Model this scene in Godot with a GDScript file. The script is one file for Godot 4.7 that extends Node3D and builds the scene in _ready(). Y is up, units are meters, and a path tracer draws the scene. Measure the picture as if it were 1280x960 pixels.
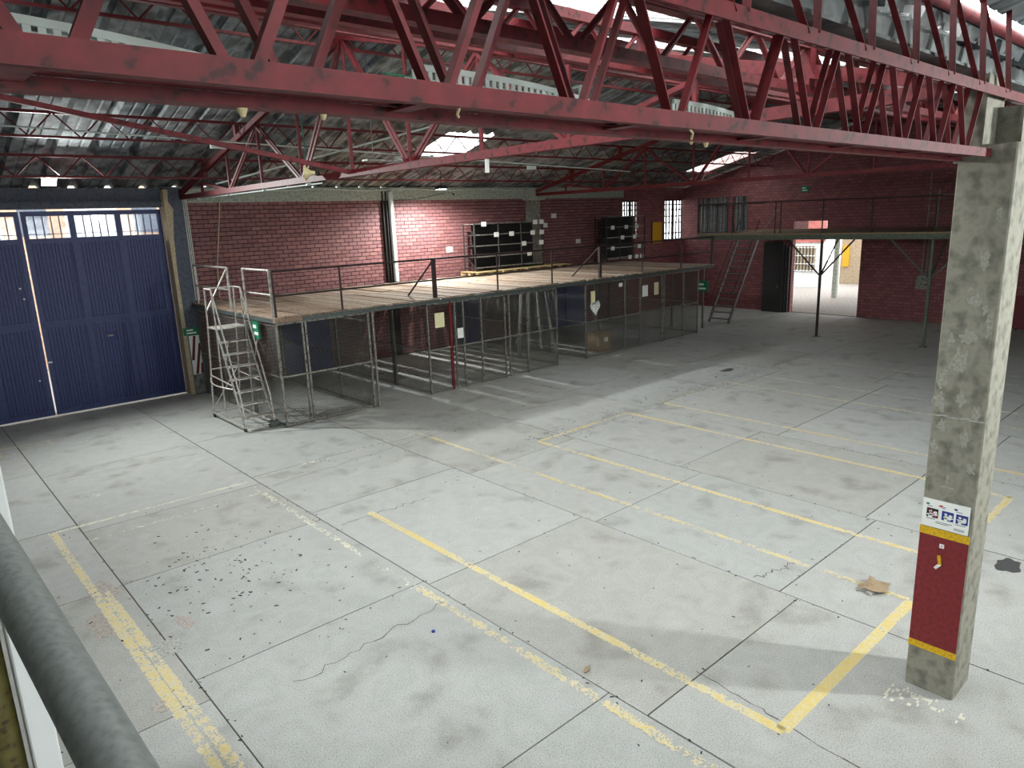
extends Node3D
# Warehouse hall seen from an upper gallery: x runs along the long brick wall, -z towards it, y up, metres.

const WZ := -20.35      # inner face of the long wall
const EX := 29.5        # inner face of the end wall
const LX := -2.0        # inner face of the wall behind the gallery
const SL := 0.257       # roof slope
const RZ := -11.1       # ridge
const RY := 7.88
var mats := {}
var used := {}
var rng := RandomNumberGenerator.new()
var unit_box: BoxMesh
var unit_tube: CylinderMesh
var unit_rod: CylinderMesh
var unit_angle: ArrayMesh
var unit_pair: ArrayMesh
var noise := FastNoiseLite.new()
var soft := FastNoiseLite.new()

# ------------------------------------------------------------------ materials
func tex(sd: int, freq: float, cols: Array, offs: Array, size := 512, kind := FastNoiseLite.TYPE_SIMPLEX_SMOOTH, oct := 5) -> NoiseTexture2D:
	var n := FastNoiseLite.new()
	n.seed = sd; n.noise_type = kind; n.frequency = freq; n.fractal_octaves = oct
	var g := Gradient.new()
	g.offsets = PackedFloat32Array(offs)
	g.colors = PackedColorArray(cols)
	var t := NoiseTexture2D.new()
	t.width = size; t.height = size; t.seamless = true; t.noise = n; t.color_ramp = g; t.normalize = true
	return t

func grey(v: float) -> Color:
	return Color(v, v, v)

func mat(key: String, c: Color, rough := 0.8, metal := 0.0, t: Texture2D = null, sc := 1.0, bump: Texture2D = null, bs := 0.3) -> StandardMaterial3D:
	if mats.has(key):
		return mats[key]
	var m := StandardMaterial3D.new()
	m.resource_name = key
	m.albedo_color = c
	m.roughness = rough
	m.metallic = metal
	if t:
		m.albedo_texture = t
	if bump:
		m.heightmap_enabled = true
		m.heightmap_texture = bump
		m.heightmap_scale = bs
	if t or bump:
		m.uv1_triplanar = true
		m.uv1_world_triplanar = true
		m.uv1_scale = Vector3(sc, sc, sc)
	mats[key] = m
	return m

# ------------------------------------------------------------------ naming and placing
func numbered(called: String) -> String:
	var n = used.get(called, 0)
	used[called] = n + 1
	return called if n == 0 else "%s_%03d" % [called, n]

func thing(called: String, label: String, category: String, at := Vector3.ZERO, group := "") -> Node3D:
	var o := Node3D.new()
	o.name = numbered(called)
	add_child(o)
	o.position = at
	tag(o, label, category, group)
	return o

func tag(o: Node, label: String, category: String, group := "") -> Node:
	o.set_meta("label", label)
	o.set_meta("category", category)
	if group:
		o.set_meta("group", group)
	return o

func struct(called: String, label := "", category := "") -> Node3D:
	var o := Node3D.new()
	o.name = numbered(called)
	add_child(o)
	o.set_meta("kind", "structure")
	if label:
		o.set_meta("label", label)
		o.set_meta("category", category)
	return o

func put(called: String, mesh: Mesh, m: Material, parent: Node, t: Transform3D) -> MeshInstance3D:
	var o := MeshInstance3D.new()
	o.name = numbered(called) if parent == self else called
	o.mesh = mesh
	o.material_override = m
	parent.add_child(o, true)
	o.global_transform = t
	return o

func box(called: String, lo: Vector3, hi: Vector3, m: Material, parent: Node) -> MeshInstance3D:
	return put(called, unit_box, m, parent, Transform3D(Basis.from_scale(hi - lo), (lo + hi) / 2.0))

func frame_of(a: Vector3, b: Vector3, up := Vector3.UP) -> Basis:
	var y := (b - a).normalized()
	var x := y.cross(up)
	if x.length() < 0.01:
		x = y.cross(Vector3.RIGHT)
	x = x.normalized()
	return Basis(x, y, x.cross(y).normalized())

func member(called: String, a: Vector3, b: Vector3, w: float, h: float, m: Material, parent: Node, mesh: Mesh = null, up := Vector3.UP) -> MeshInstance3D:
	var f := frame_of(a, b, up)
	var bs := Basis(f.x * w, f.y * (b - a).length(), f.z * h)
	return put(called, mesh if mesh else unit_box, m, parent, Transform3D(bs, (a + b) / 2.0))

func tube(called: String, a: Vector3, b: Vector3, r: float, m: Material, parent: Node, thin := false) -> MeshInstance3D:
	var f := frame_of(a, b)
	var bs := Basis(f.x * r, f.y * (b - a).length(), f.z * r)
	return put(called, unit_rod if thin else unit_tube, m, parent, Transform3D(bs, (a + b) / 2.0))

# ------------------------------------------------------------------ mesh makers
func st_new() -> SurfaceTool:
	var st := SurfaceTool.new()
	st.begin(Mesh.PRIMITIVE_TRIANGLES)
	st.set_smooth_group(-1)
	return st

func quad(st: SurfaceTool, a: Vector3, b: Vector3, c: Vector3, d: Vector3) -> void:
	for v in [a, b, c, a, c, d]:
		st.add_vertex(v)

func st_box(st: SurfaceTool, t: Transform3D, s: Vector3) -> void:
	var h := s / 2.0
	var p := []
	for k in 8:
		p.append(t * Vector3(h.x if k & 1 else -h.x, h.y if k & 2 else -h.y, h.z if k & 4 else -h.z))
	for f in [[0, 1, 3, 2], [5, 4, 6, 7], [4, 0, 2, 6], [1, 5, 7, 3], [2, 3, 7, 6], [4, 5, 1, 0]]:
		quad(st, p[f[3]], p[f[2]], p[f[1]], p[f[0]])

func st_bar(st: SurfaceTool, a: Vector3, b: Vector3, w: float, h: float) -> void:
	st_box(st, Transform3D(frame_of(a, b), (a + b) / 2.0), Vector3(w, (b - a).length(), h))

func done(st: SurfaceTool, _smooth := false) -> ArrayMesh:
	st.generate_normals()
	return st.commit()

func bevel_box(lo: Vector3, hi: Vector3, b: float) -> ArrayMesh:
	# a block with chamfered upright edges and rim
	var st := st_new()
	var rings := []
	for lv in [[lo.y, 0.0], [hi.y - b, 0.0], [hi.y, b]]:
		var i: float = lv[1]
		var x0 := lo.x + i; var x1 := hi.x - i; var z0 := lo.z + i; var z1 := hi.z - i
		var y: float = lv[0]
		rings.append([Vector3(x0 + b, y, z0), Vector3(x1 - b, y, z0), Vector3(x1, y, z0 + b), Vector3(x1, y, z1 - b), Vector3(x1 - b, y, z1), Vector3(x0 + b, y, z1), Vector3(x0, y, z1 - b), Vector3(x0, y, z0 + b)])
	for r in 2:
		for k in 8:
			var n := (k + 1) % 8
			quad(st, rings[r][k], rings[r + 1][k], rings[r + 1][n], rings[r][n])
	for k in range(1, 7):
		st.add_vertex(rings[2][0]); st.add_vertex(rings[2][k + 1]); st.add_vertex(rings[2][k])
	return done(st)

func sweep(pts: Array, r: float, sides := 8) -> ArrayMesh:
	# a bent tube through points, in its own axes
	var st := st_new()
	st.set_smooth_group(0)
	var rings := []
	for i in pts.size():
		var a: Vector3 = pts[maxi(i - 1, 0)]
		var b: Vector3 = pts[mini(i + 1, pts.size() - 1)]
		var f := frame_of(a, b)
		var ring := []
		for k in sides:
			var an := TAU * k / sides
			ring.append(pts[i] + (f.x * cos(an) + f.z * sin(an)) * r)
		rings.append(ring)
	for i in pts.size() - 1:
		for k in sides:
			var n := (k + 1) % sides
			quad(st, rings[i][k], rings[i + 1][k], rings[i + 1][n], rings[i][n])
	return done(st, true)

func wire(called: String, pts: Array, r: float, m: Material, parent: Node, sides := 6) -> MeshInstance3D:
	return put(called, sweep(pts, r, sides), m, parent, Transform3D.IDENTITY)

func ribbed(length: float, prof: Array) -> ArrayMesh:
	# profile points (x, y) run along z from 0 to length
	var st := st_new()
	for i in prof.size() - 1:
		var a: Vector2 = prof[i]
		var b: Vector2 = prof[i + 1]
		quad(st, Vector3(a.x, a.y, 0), Vector3(a.x, a.y, length), Vector3(b.x, b.y, length), Vector3(b.x, b.y, 0))
	return done(st)

func blob(rx: float, rz: float, sd: int, rough := 0.35, n := 26, th := 0.002) -> ArrayMesh:
	# a thin irregular flake lying in the xz plane
	var st := st_new()
	var e := []
	for k in n:
		var an := TAU * k / n
		var w := 1.0 + rough * 0.6 * soft.get_noise_2d(cos(an) * 45.0 + sd * 137.0, sin(an) * 45.0 + sd * 71.0) * 2.0
		e.append(Vector3(cos(an) * rx * w, th, sin(an) * rz * w))
	for k in n:
		var q: Vector3 = e[(k + 1) % n]
		var p: Vector3 = e[k]
		st.add_vertex(Vector3(0, th, 0)); st.add_vertex(p); st.add_vertex(q)
		quad(st, p, Vector3(p.x, 0, p.z), Vector3(q.x, 0, q.z), q)
	return done(st)

func far_y(z: float) -> float:     # hall roof, slope towards the long wall
	return RY + (RZ - z) * -SL if z < RZ else RY - (z - RZ) * SL

# ------------------------------------------------------------------ the scene
func _ready() -> void:
	rng.seed = 7
	noise.seed = 3
	noise.frequency = 0.02
	soft.seed = 9
	soft.frequency = 0.02
	soft.fractal_octaves = 2
	# camera: an ordinary lens, tilted down 13 degrees
	var cam := Camera3D.new()
	cam.name = "camera"
	add_child(cam)
	cam.transform = Transform3D(Basis(Vector3(0.74156, -0.03601, 0.66992), Vector3(0.17839, 0.97320, -0.14515), Vector3(-0.64673, 0.22714, 0.72811)).orthonormalized(), Vector3(0, 4.4, 0))
	cam.fov = 56.906
	cam.near = 0.05
	cam.far = 200.0
	cam.current = true
	# overcast sky; daylight comes through the roof sheets, the windows and the passage
	var env := Environment.new()
	env.background_mode = Environment.BG_COLOR
	env.background_color = Color(0.97, 0.99, 0.985)
	env.background_energy_multiplier = 6.0
	env.tonemap_mode = Environment.TONE_MAPPER_LINEAR
	env.tonemap_exposure = 1.23
	env.sdfgi_enabled = true
	env.ssao_enabled = true
	env.ssil_enabled = true
	var we := WorldEnvironment.new()
	we.name = "environment"
	we.environment = env
	add_child(we)
	make_units()
	make_materials()
	build_floor()
	build_walls()
	build_roof()
	build_girder()
	build_trusses()
	build_column()
	build_door()
	build_mezzanine()
	build_cages()
	build_ladder()
	build_racks()
	build_gallery_far()
	build_outside()
	build_lamps()
	build_small()
	build_foreground()

func make_units() -> void:
	unit_box = BoxMesh.new()
	unit_box.size = Vector3.ONE
	unit_tube = CylinderMesh.new()
	unit_tube.top_radius = 1.0; unit_tube.bottom_radius = 1.0; unit_tube.height = 1.0
	unit_tube.radial_segments = 12; unit_tube.rings = 0
	unit_rod = CylinderMesh.new()
	unit_rod.top_radius = 1.0; unit_rod.bottom_radius = 1.0; unit_rod.height = 1.0
	unit_rod.radial_segments = 6; unit_rod.rings = 0
	var st := st_new()      # an angle iron: two legs
	st_box(st, Transform3D(Basis(), Vector3(0, 0, -0.43)), Vector3(1, 1, 0.14))
	st_box(st, Transform3D(Basis(), Vector3(-0.43, 0, 0.07)), Vector3(0.14, 1, 0.86))
	unit_angle = done(st)
	st = st_new()           # two angles side by side
	st_box(st, Transform3D(Basis(), Vector3(-0.34, 0, 0)), Vector3(0.3, 1, 1))
	st_box(st, Transform3D(Basis(), Vector3(0.34, 0, 0)), Vector3(0.3, 1, 1))
	unit_pair = done(st)

func make_materials() -> void:
	var speck := tex(11, 0.03, [grey(0.72), grey(0.9), grey(1.0)], [0.0, 0.45, 1.0])
	var crust := tex(13, 0.015, [grey(0.55), grey(0.8), grey(1.0), grey(0.86)], [0.15, 0.4, 0.62, 0.9])
	var rusty := tex(14, 0.02, [Color(0.45, 0.3, 0.24), Color(0.85, 0.82, 0.8), Color(1, 1, 1)], [0.12, 0.3, 0.8])
	var streak := tex(15, 0.008, [grey(0.45), grey(0.75), grey(1.0), grey(0.7)], [0.2, 0.42, 0.6, 0.85])
	var slabtex := tex(21, 0.006, [Color(0.74, 0.735, 0.72), Color(0.84, 0.838, 0.825), Color(0.87, 0.87, 0.865), Color(0.84, 0.842, 0.832), Color(0.89, 0.89, 0.885)], [0.06, 0.3, 0.5, 0.66, 0.92], 1024)
	var grain := tex(22, 0.09, [grey(0.62), grey(0.93), grey(1.0)], [0.0, 0.36, 0.75], 1024, FastNoiseLite.TYPE_SIMPLEX_SMOOTH, 5)
	for k in 4:
		var m := mat("concrete_slab_%d" % k, [Color(0.81, 0.81, 0.80), Color(0.79, 0.788, 0.77), Color(0.825, 0.828, 0.822), Color(0.80, 0.805, 0.798)][k], 0.82, 0.0, slabtex, 0.16)
		m.uv1_offset = Vector3(0.31 * k, 0, 0.17 * k)
		m.detail_enabled = true
		m.detail_blend_mode = BaseMaterial3D.BLEND_MODE_MUL
		m.detail_albedo = grain
		m.detail_uv_layer = BaseMaterial3D.DETAIL_UV_2
		m.uv2_triplanar = true
		m.uv2_world_triplanar = true
		m.uv2_scale = Vector3(0.6, 0.6, 0.6)
	mat("joint", Color(0.34, 0.33, 0.31), 0.95, 0.0, speck, 1.0)
	var pm := mat("yellow_paint", Color(1, 1, 1), 0.7, 0.0)
	pm.vertex_color_use_as_albedo = true
	mat("stain_brown", Color(0.715, 0.68, 0.645), 0.85, 0.0, speck, 1.2)
	mat("stain_grey", Color(0.70, 0.70, 0.68), 0.85, 0.0, speck, 1.2)
	mat("stain_pale", Color(0.84, 0.84, 0.82), 0.85, 0.0, speck, 1.2)
	mat("oil", Color(0.30, 0.30, 0.30), 0.6, 0.0, speck, 2.0)
	mat("debris", Color(0.13, 0.12, 0.11), 0.9)
	mat("red_steel", Color(0.44, 0.095, 0.13), 0.6, 0.0, rusty, 0.9)
	mat("galvanised", Color(0.44, 0.46, 0.46), 0.6, 0.2, streak, 0.35)
	for k in 4:
		mat("roof_%d" % k, [Color(0.58, 0.60, 0.61), Color(0.70, 0.71, 0.70), Color(0.52, 0.55, 0.57), Color(0.65, 0.64, 0.61)][k], 0.8, 0.0, streak, 0.3)
	var tl := mat("translucent_sheet", Color(0.94, 0.95, 0.95, 0.35), 0.2)
	tl.transparency = BaseMaterial3D.TRANSPARENCY_ALPHA
	tl.cull_mode = BaseMaterial3D.CULL_DISABLED
	for k in 5:
		mat("brick_%d" % k, [Color(0.58, 0.385, 0.38), Color(0.555, 0.365, 0.365), Color(0.61, 0.41, 0.40), Color(0.565, 0.38, 0.385), Color(0.53, 0.345, 0.345)][k], 0.6, 0.0, speck, 1.5)
	mat("mortar", Color(0.20, 0.115, 0.12), 0.9, 0.0, speck, 1.0)
	mat("beam_concrete", Color(0.70, 0.73, 0.68), 0.85, 0.0, speck, 0.5)
	mat("column_concrete", Color(0.56, 0.55, 0.50), 0.85, 0.0, tex(17, 0.012, [grey(0.74), grey(0.9), grey(1.0), grey(0.9)], [0.12, 0.4, 0.62, 0.9]), 0.9)
	mat("column_patch", Color(0.65, 0.645, 0.60), 0.85, 0.0, speck, 2.0)
	mat("plaster_edge", Color(0.80, 0.74, 0.62), 0.85, 0.0, speck, 1.0)
	mat("grey_wall", Color(0.52, 0.53, 0.52), 0.85, 0.0, crust, 0.5)
	mat("end_wall", Color(0.56, 0.33, 0.335), 0.7, 0.0, brick_texture(), 1.0)
	mats["end_wall"].uv1_scale = Vector3(0.5, 0.5, 0.5)
	mat("blue_door", Color(0.17, 0.225, 0.44), 0.45, 0.1, speck, 0.5)
	mat("blue_panel", Color(0.10, 0.16, 0.42), 0.5, 0.1, speck, 0.5)
	mat("lintel", Color(0.36, 0.39, 0.45), 0.7, 0.1, speck, 0.6)
	for k in 5:
		mat("plank_%d" % k, [Color(0.66, 0.57, 0.49), Color(0.70, 0.62, 0.54), Color(0.60, 0.50, 0.42), Color(0.74, 0.67, 0.60), Color(0.64, 0.54, 0.45)][k], 0.85, 0.0, tex(31 + k, 0.02, [grey(0.65), grey(0.95), grey(0.8), grey(1.0)], [0.1, 0.4, 0.55, 0.9], 256), 1.1)
	mat("pale_wood", Color(0.76, 0.66, 0.47), 0.85, 0.0, speck, 2.0)
	mat("edge_steel", Color(0.38, 0.41, 0.40), 0.5, 0.3, speck, 0.8)
	mat("cage_steel", Color(0.55, 0.55, 0.53), 0.45, 0.4, rusty, 0.8)
	mat("cage_wire", Color(0.42, 0.42, 0.40), 0.45, 0.5)
	mat("rail_steel", Color(0.22, 0.15, 0.15), 0.55, 0.2, speck, 0.8)
	mat("ladder_steel", Color(0.82, 0.82, 0.80), 0.4, 0.4, rusty, 0.9)
	mat("rack_steel", Color(0.20, 0.19, 0.19), 0.6, 0.2)
	mat("rack_back", Color(0.17, 0.16, 0.16), 0.8)
	mat("paper", Color(0.90, 0.90, 0.88), 0.8)
	mat("paper_yellow", Color(0.86, 0.83, 0.66), 0.8)
	mat("sign_green", Color(0.06, 0.48, 0.33), 0.6)
	mat("sign_white", Color(0.92, 0.93, 0.92), 0.5)
	mat("sign_blue", Color(0.11, 0.19, 0.52), 0.5)
	mat("sign_black", Color(0.08, 0.08, 0.08), 0.5)
	mat("sign_red", Color(0.75, 0.10, 0.12), 0.5)
	mat("sign_text", Color(0.45, 0.47, 0.52), 0.6)
	mat("band_red", Color(0.52, 0.13, 0.16), 0.6, 0.0, speck, 1.5)
	mat("band_yellow", Color(0.90, 0.72, 0.06), 0.6, 0.0, speck, 2.0)
	mat("maroon", Color(0.40, 0.09, 0.15), 0.6)
	mat("conduit", Color(0.78, 0.82, 0.80), 0.5)
	mat("cream", Color(0.86, 0.80, 0.62), 0.7)
	mat("teal", Color(0.24, 0.42, 0.40), 0.6)
	mat("cardboard", Color(0.66, 0.57, 0.46), 0.9, 0.0, speck, 3.0)
	mat("pipe_grey", Color(0.52, 0.54, 0.53), 0.55, 0.15, speck, 5.0)
	mat("white_paint", Color(0.88, 0.89, 0.89), 0.6)
	mat("olive_paint", Color(0.42, 0.39, 0.20), 0.6, 0.0, rusty, 2.0)
	mat("house_orange", Color(0.78, 0.64, 0.54), 0.85, 0.0, speck, 0.5)
	mat("house_white", Color(0.80, 0.80, 0.80), 0.85, 0.0, speck, 0.5)
	mat("house_brick", Color(0.62, 0.35, 0.32), 0.85, 0.0, brick_texture(), 0.6)
	mat("cream_wall", Color(0.70, 0.63, 0.53), 0.85, 0.0, speck, 0.5)
	mat("yard", Color(0.56, 0.53, 0.51), 0.9, 0.0, speck, 0.4)
	var gl := mat("glass", Color(0.9, 0.95, 1.0, 0.12), 0.05)
	gl.transparency = BaseMaterial3D.TRANSPARENCY_ALPHA
	mat("walk_steel", Color(0.36, 0.40, 0.34), 0.6, 0.1, speck, 0.6)
	mat("walk_deck", Color(0.60, 0.51, 0.40), 0.8, 0.0, speck, 0.6)
	mat("yellow_board", Color(0.80, 0.60, 0.10), 0.7)
	mat("lamp_housing", Color(0.20, 0.20, 0.21), 0.5, 0.3)
	var lg := mat("lamp_glow", Color(1, 1, 1), 0.4)
	lg.emission_enabled = true
	lg.emission = Color(0.95, 0.98, 1.0)
	lg.emission_energy_multiplier = 14.0

func brick_texture() -> ImageTexture:
	# painted brick courses of walls too far off to tell single bricks: two metres of 0.25 x 0.125 bricks
	var im := Image.create(256, 256, false, Image.FORMAT_RGB8)
	im.fill(Color(0.62, 0.6, 0.6))
	var r := RandomNumberGenerator.new()
	r.seed = 5
	for row in 16:
		for c in 9:
			var v := r.randf_range(0.82, 1.0)
			var x := c * 32 - (16 if row % 2 else 0)
			im.fill_rect(Rect2i(x + 1, row * 16 + 1, 30, 14), Color(v, v, v))
	return ImageTexture.create_from_image(im)

# ------------------------------------------------------------------ floor
func build_floor() -> void:
	var fl := struct("floor", "grey concrete slab floor with worn yellow parking lines", "floor")
	box("screed", Vector3(LX, -0.3, -21.0), Vector3(EX + 0.2, -0.012, 9.0), mats["joint"], fl)
	var xs := [LX, -1.1, 1.72, 4.5, 7.32, 10.1, 12.9, 15.7, 18.5, 21.3, 24.1, 26.9, EX]
	var zs := [-20.35, -18.4, -15.4, -12.1, -9.7, -6.72, -3.6, -0.6, 2.4, 5.4, 8.9]
	for i in xs.size() - 1:
		for j in zs.size() - 1:
			var g := 0.006 + 0.005 * rng.randf()
			var dz := 0.25 * sin(i * 2.3 + j * 1.1)
			var dz2 := 0.25 * sin(i * 2.3 + (j + 1) * 1.1)
			if j == 0: dz = 0.0
			if j == zs.size() - 2: dz2 = 0.0
			box("slab", Vector3(xs[i] + g, -0.15, zs[j] + dz + g), Vector3(xs[i + 1] - g, 0.001 * rng.randf_range(-2.0, 0.0), zs[j + 1] + dz2 - g), mats["concrete_slab_%d" % rng.randi_range(0, 3)], fl)
	# worn paint, what is left of it: [x0, z0, x1, z1, width, wear, strength]
	var yl := Color(0.82, 0.74, 0.48)
	var pale := Color(0.83, 0.81, 0.70)
	for l in [
		[5.17, -9.3, 5.17, -2.45, 0.11, 0.22, yl], [4.33, -12.1, 4.33, -6.8, 0.11, 0.5, pale], [4.36, -6.8, 4.36, -1.2, 0.12, 0.42, yl],
		[8.15, -12.3, 8.15, -2.5, 0.1, 0.36, yl], [5.17, -2.47, 8.15, -2.47, 0.12, 0.18, yl],
		[9.45, -9.9, 9.45, -2.5, 0.1, 0.25, yl], [12.27, -9.9, 12.27, -2.5, 0.1, 0.25, yl], [9.45, -9.9, 12.27, -9.9, 0.1, 0.3, yl], [9.45, -2.52, 12.32, -2.52, 0.11, 0.25, yl],
		[13.5, -9.9, 13.5, -2.5, 0.1, 0.3, yl], [16.3, -9.9, 16.3, -2.5, 0.1, 0.38, yl], [13.5, -9.9, 16.3, -9.9, 0.1, 0.42, yl],
		[17.5, -9.9, 17.5, -2.5, 0.1, 0.45, pale], [20.3, -9.9, 20.3, -2.5, 0.1, 0.5, pale], [17.5, -9.9, 20.3, -9.9, 0.1, 0.55, pale],
		[1.32, -12.17, 4.36, -12.1, 0.09, 0.42, pale], [1.7, -11.45, 4.5, -11.4, 0.1, 0.55, pale], [4.5, -12.2, 8.15, -12.3, 0.09, 0.5, pale],
		[1.38, -12.15, 1.46, -3.0, 0.11, 0.3, yl], [1.51, -9.6, 1.6, -3.0, 0.11, 0.36, yl],
		[1.35, -18.1, 2.3, -18.05, 0.1, 0.45, yl], [1.35, -17.5, 2.3, -17.45, 0.08, 0.55, yl], [1.35, -18.1, 1.35, -17.4, 0.1, 0.45, yl], [2.3, -18.1, 2.3, -17.6, 0.08, 0.45, yl],
		[2.6, -18.0, 4.0, -17.9, 0.08, 0.6, pale], [2.3, -17.4, 4.0, -17.3, 0.07, 0.6, pale], [4.0, -18.0, 4.0, -17.3, 0.1, 0.5, pale], [2.0, -14.6, 4.2, -14.5, 0.08, 0.7, pale], [1.9, -13.5, 2.5, -13.4, 0.3, 0.68, pale]]:
		paint(fl, Vector2(l[0], l[1]), Vector2(l[2], l[3]), l[4], l[5], l[6])
	paint(fl, Vector2(6.35, -2.05), Vector2(6.35, -1.35), 0.36, 0.5, pale)
	# stains and patches with outlines of their own
	var st := [[1.5, -9.6, 0.22, 0.42, "stain_brown"], [1.3, -8.7, 0.2, 0.4, "stain_brown"], [2.0, -8.1, 0.1, 0.22, "stain_brown"], [1.4, -6.7, 0.2, 0.14, "stain_brown"], [1.7, -7.7, 0.22, 0.22, "stain_grey"],
		[7.9, -4.9, 0.55, 0.5, "stain_grey"], [6.0, -10.6, 0.3, 0.2, "stain_grey"], [3.2, -6.9, 0.5, 0.35, "stain_grey"], [2.4, -14.0, 0.6, 0.3, "stain_grey"], [3.6, -4.2, 0.4, 0.3, "stain_grey"],
		[5.6, -4.4, 0.35, 0.2, "stain_pale"], [10.9, -5.4, 0.4, 0.2, "stain_pale"], [3.0, -9.3, 0.5, 0.3, "stain_pale"], [12.9, -6.3, 0.5, 0.12, "stain_pale"], [8.4, -7.6, 0.5, 0.4, "stain_grey"], [15.2, -9.0, 0.7, 0.25, "stain_grey"]]
	for k in st.size():
		var s = st[k]
		if s[4] == "stain_brown" or k in [4]:
			put("stain", blob(s[2] * 0.8, s[3] * 0.8, k + 20, 0.35, 40, 0.0012), mats[s[4]], fl, Transform3D(Basis(), Vector3(s[0], 0.0002, s[1])))
	put("oil_stain", blob(0.2, 0.13, 41, 0.3), mats["oil"], fl, Transform3D(Basis(), Vector3(9.83, 0.001, -1.95)))
	put("oil_stain", blob(0.3, 0.12, 44, 0.3), mats["oil"], fl, Transform3D(Basis(), Vector3(17.6, 0.001, -10.6)))
	for c in [[1.9, -14.9, 4.3, -14.5], [4.6, -11.6, 8.4, -11.9], [2.4, -6.1, 4.4, -6.3], [9.0, -12.6, 12.5, -12.9], [5.35, -3.4, 5.15, -1.2], [7.4, -4.0, 8.2, -3.8], [4.6, -9.2, 6.2, -9.1]]:
		var pts := []
		for k in 22:
			var u := k / 21.0
			pts.append(Vector3(lerpf(c[0], c[2], u) + 0.04 * soft.get_noise_2d(u * 900.0, c[1] * 50.0), 0.001, lerpf(c[1], c[3], u) + 0.1 * soft.get_noise_2d(u * 700.0, c[0] * 90.0)))
		var cs := st_new()
		for k in 21:
			var wd := 0.003 + 0.006 * absf(soft.get_noise_2d(k * 31.0, c[0] * 17.0))
			var side: Vector3 = (pts[k + 1] - pts[k]).cross(Vector3.UP).normalized() * wd
			quad(cs, pts[k] - side, pts[k + 1] - side, pts[k + 1] + side, pts[k] + side)
		put("crack", done(cs), mats["joint"], fl, Transform3D.IDENTITY)
	# loose flakes and grit that nobody could count
	var mm := MultiMesh.new()
	mm.transform_format = MultiMesh.TRANSFORM_3D
	mm.mesh = blob(1.0, 0.5, 5, 1.2, 7, 0.25)
	var spots := []
	for k in 170:
		spots.append([Vector2(2.75 + rng.randfn(0, 0.55), -8.9 + rng.randfn(0, 0.85)), rng.randf_range(0.006, 0.026)])
	for k in 420:
		spots.append([Vector2(rng.randf_range(0.5, 20.0), rng.randf_range(-15.5, -1.5)), rng.randf_range(0.004, 0.017)])
	for k in 90:
		spots.append([Vector2(rng.randf_range(9.3, 12.5), -10.0 + rng.randfn(0, 0.3)), rng.randf_range(0.008, 0.026)])
	for k in 90:
		spots.append([Vector2(rng.randf_range(13.0, 19.0), -10.2 + rng.randfn(0, 0.5)), rng.randf_range(0.008, 0.03)])
	for k in 60:
		spots.append([Vector2(rng.randf_range(8.5, 12.0), -12.9 + rng.randfn(0, 0.7)), rng.randf_range(0.006, 0.02)])
	for k in 420:
		var p := Vector2(xs[rng.randi_range(2, 6)] + rng.randfn(0, 0.03), rng.randf_range(-15.0, -1.0))
		if k % 2:
			p = Vector2(rng.randf_range(0.5, 13.0), zs[rng.randi_range(3, 6)] + rng.randfn(0, 0.2))
		spots.append([p, rng.randf_range(0.004, 0.02)])
	mm.instance_count = spots.size()
	for k in spots.size():
		var s: float = spots[k][1]
		var p: Vector2 = spots[k][0]
		mm.set_instance_transform(k, Transform3D(Basis(Vector3.UP, rng.randf() * TAU).scaled(Vector3(s, s * 0.5, s)), Vector3(p.x, 0.001, p.y)))
	var mi := MultiMeshInstance3D.new()
	mi.name = "floor_debris"
	mi.multimesh = mm
	mi.material_override = mats["debris"]
	add_child(mi)
	tag(mi, "small black flakes and grit scattered over the concrete floor", "debris")
	mi.set_meta("kind", "stuff")

func paint(parent: Node, a: Vector2, b: Vector2, w: float, wear: float, c: Color) -> void:
	# what is left of a painted stripe: small flakes, thin ones let the concrete show
	var st := st_new()
	var d := (b - a)
	var near := minf(a.x, b.x) < 8.3
	var n := int(d.length() / (0.016 if near else 0.03))
	var across := 8 if near else 5
	var u := d / n
	var v := Vector2(-d.y, d.x).normalized() * w / across
	var lin := c.srgb_to_linear()
	var bare := Color(0.78, 0.78, 0.75).srgb_to_linear()
	var any := false
	for i in n:
		for k in across:
			var p := a + u * i + v * (k - across / 2.0)
			var e := noise.get_noise_2d(p.x * 420.0, p.y * 420.0) * 0.6 + noise.get_noise_2d(p.x * 45.0 + 90.0, p.y * 45.0) * 0.55 + rng.randf_range(-0.3, 0.3)
			var over := e * 0.5 + 0.5 - wear - 0.07 - (0.1 if k == 0 or k == across - 1 else 0.0)
			if over < 0.0:
				continue
			var t := bare.lerp(lin, clampf(0.3 + over * 2.2, 0.0, 1.0)) * rng.randf_range(0.9, 1.0)
			st.set_color(Color(t.r, t.g, t.b))
			any = true
			var q := p + u
			quad(st, Vector3(p.x, 0.0016, p.y), Vector3(q.x, 0.0016, q.y), Vector3(q.x + v.x, 0.0016, q.y + v.y), Vector3(p.x + v.x, 0.0016, p.y + v.y))
	if any:
		put("painted_line", done(st), mats["yellow_paint"], parent, Transform3D.IDENTITY)

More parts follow.
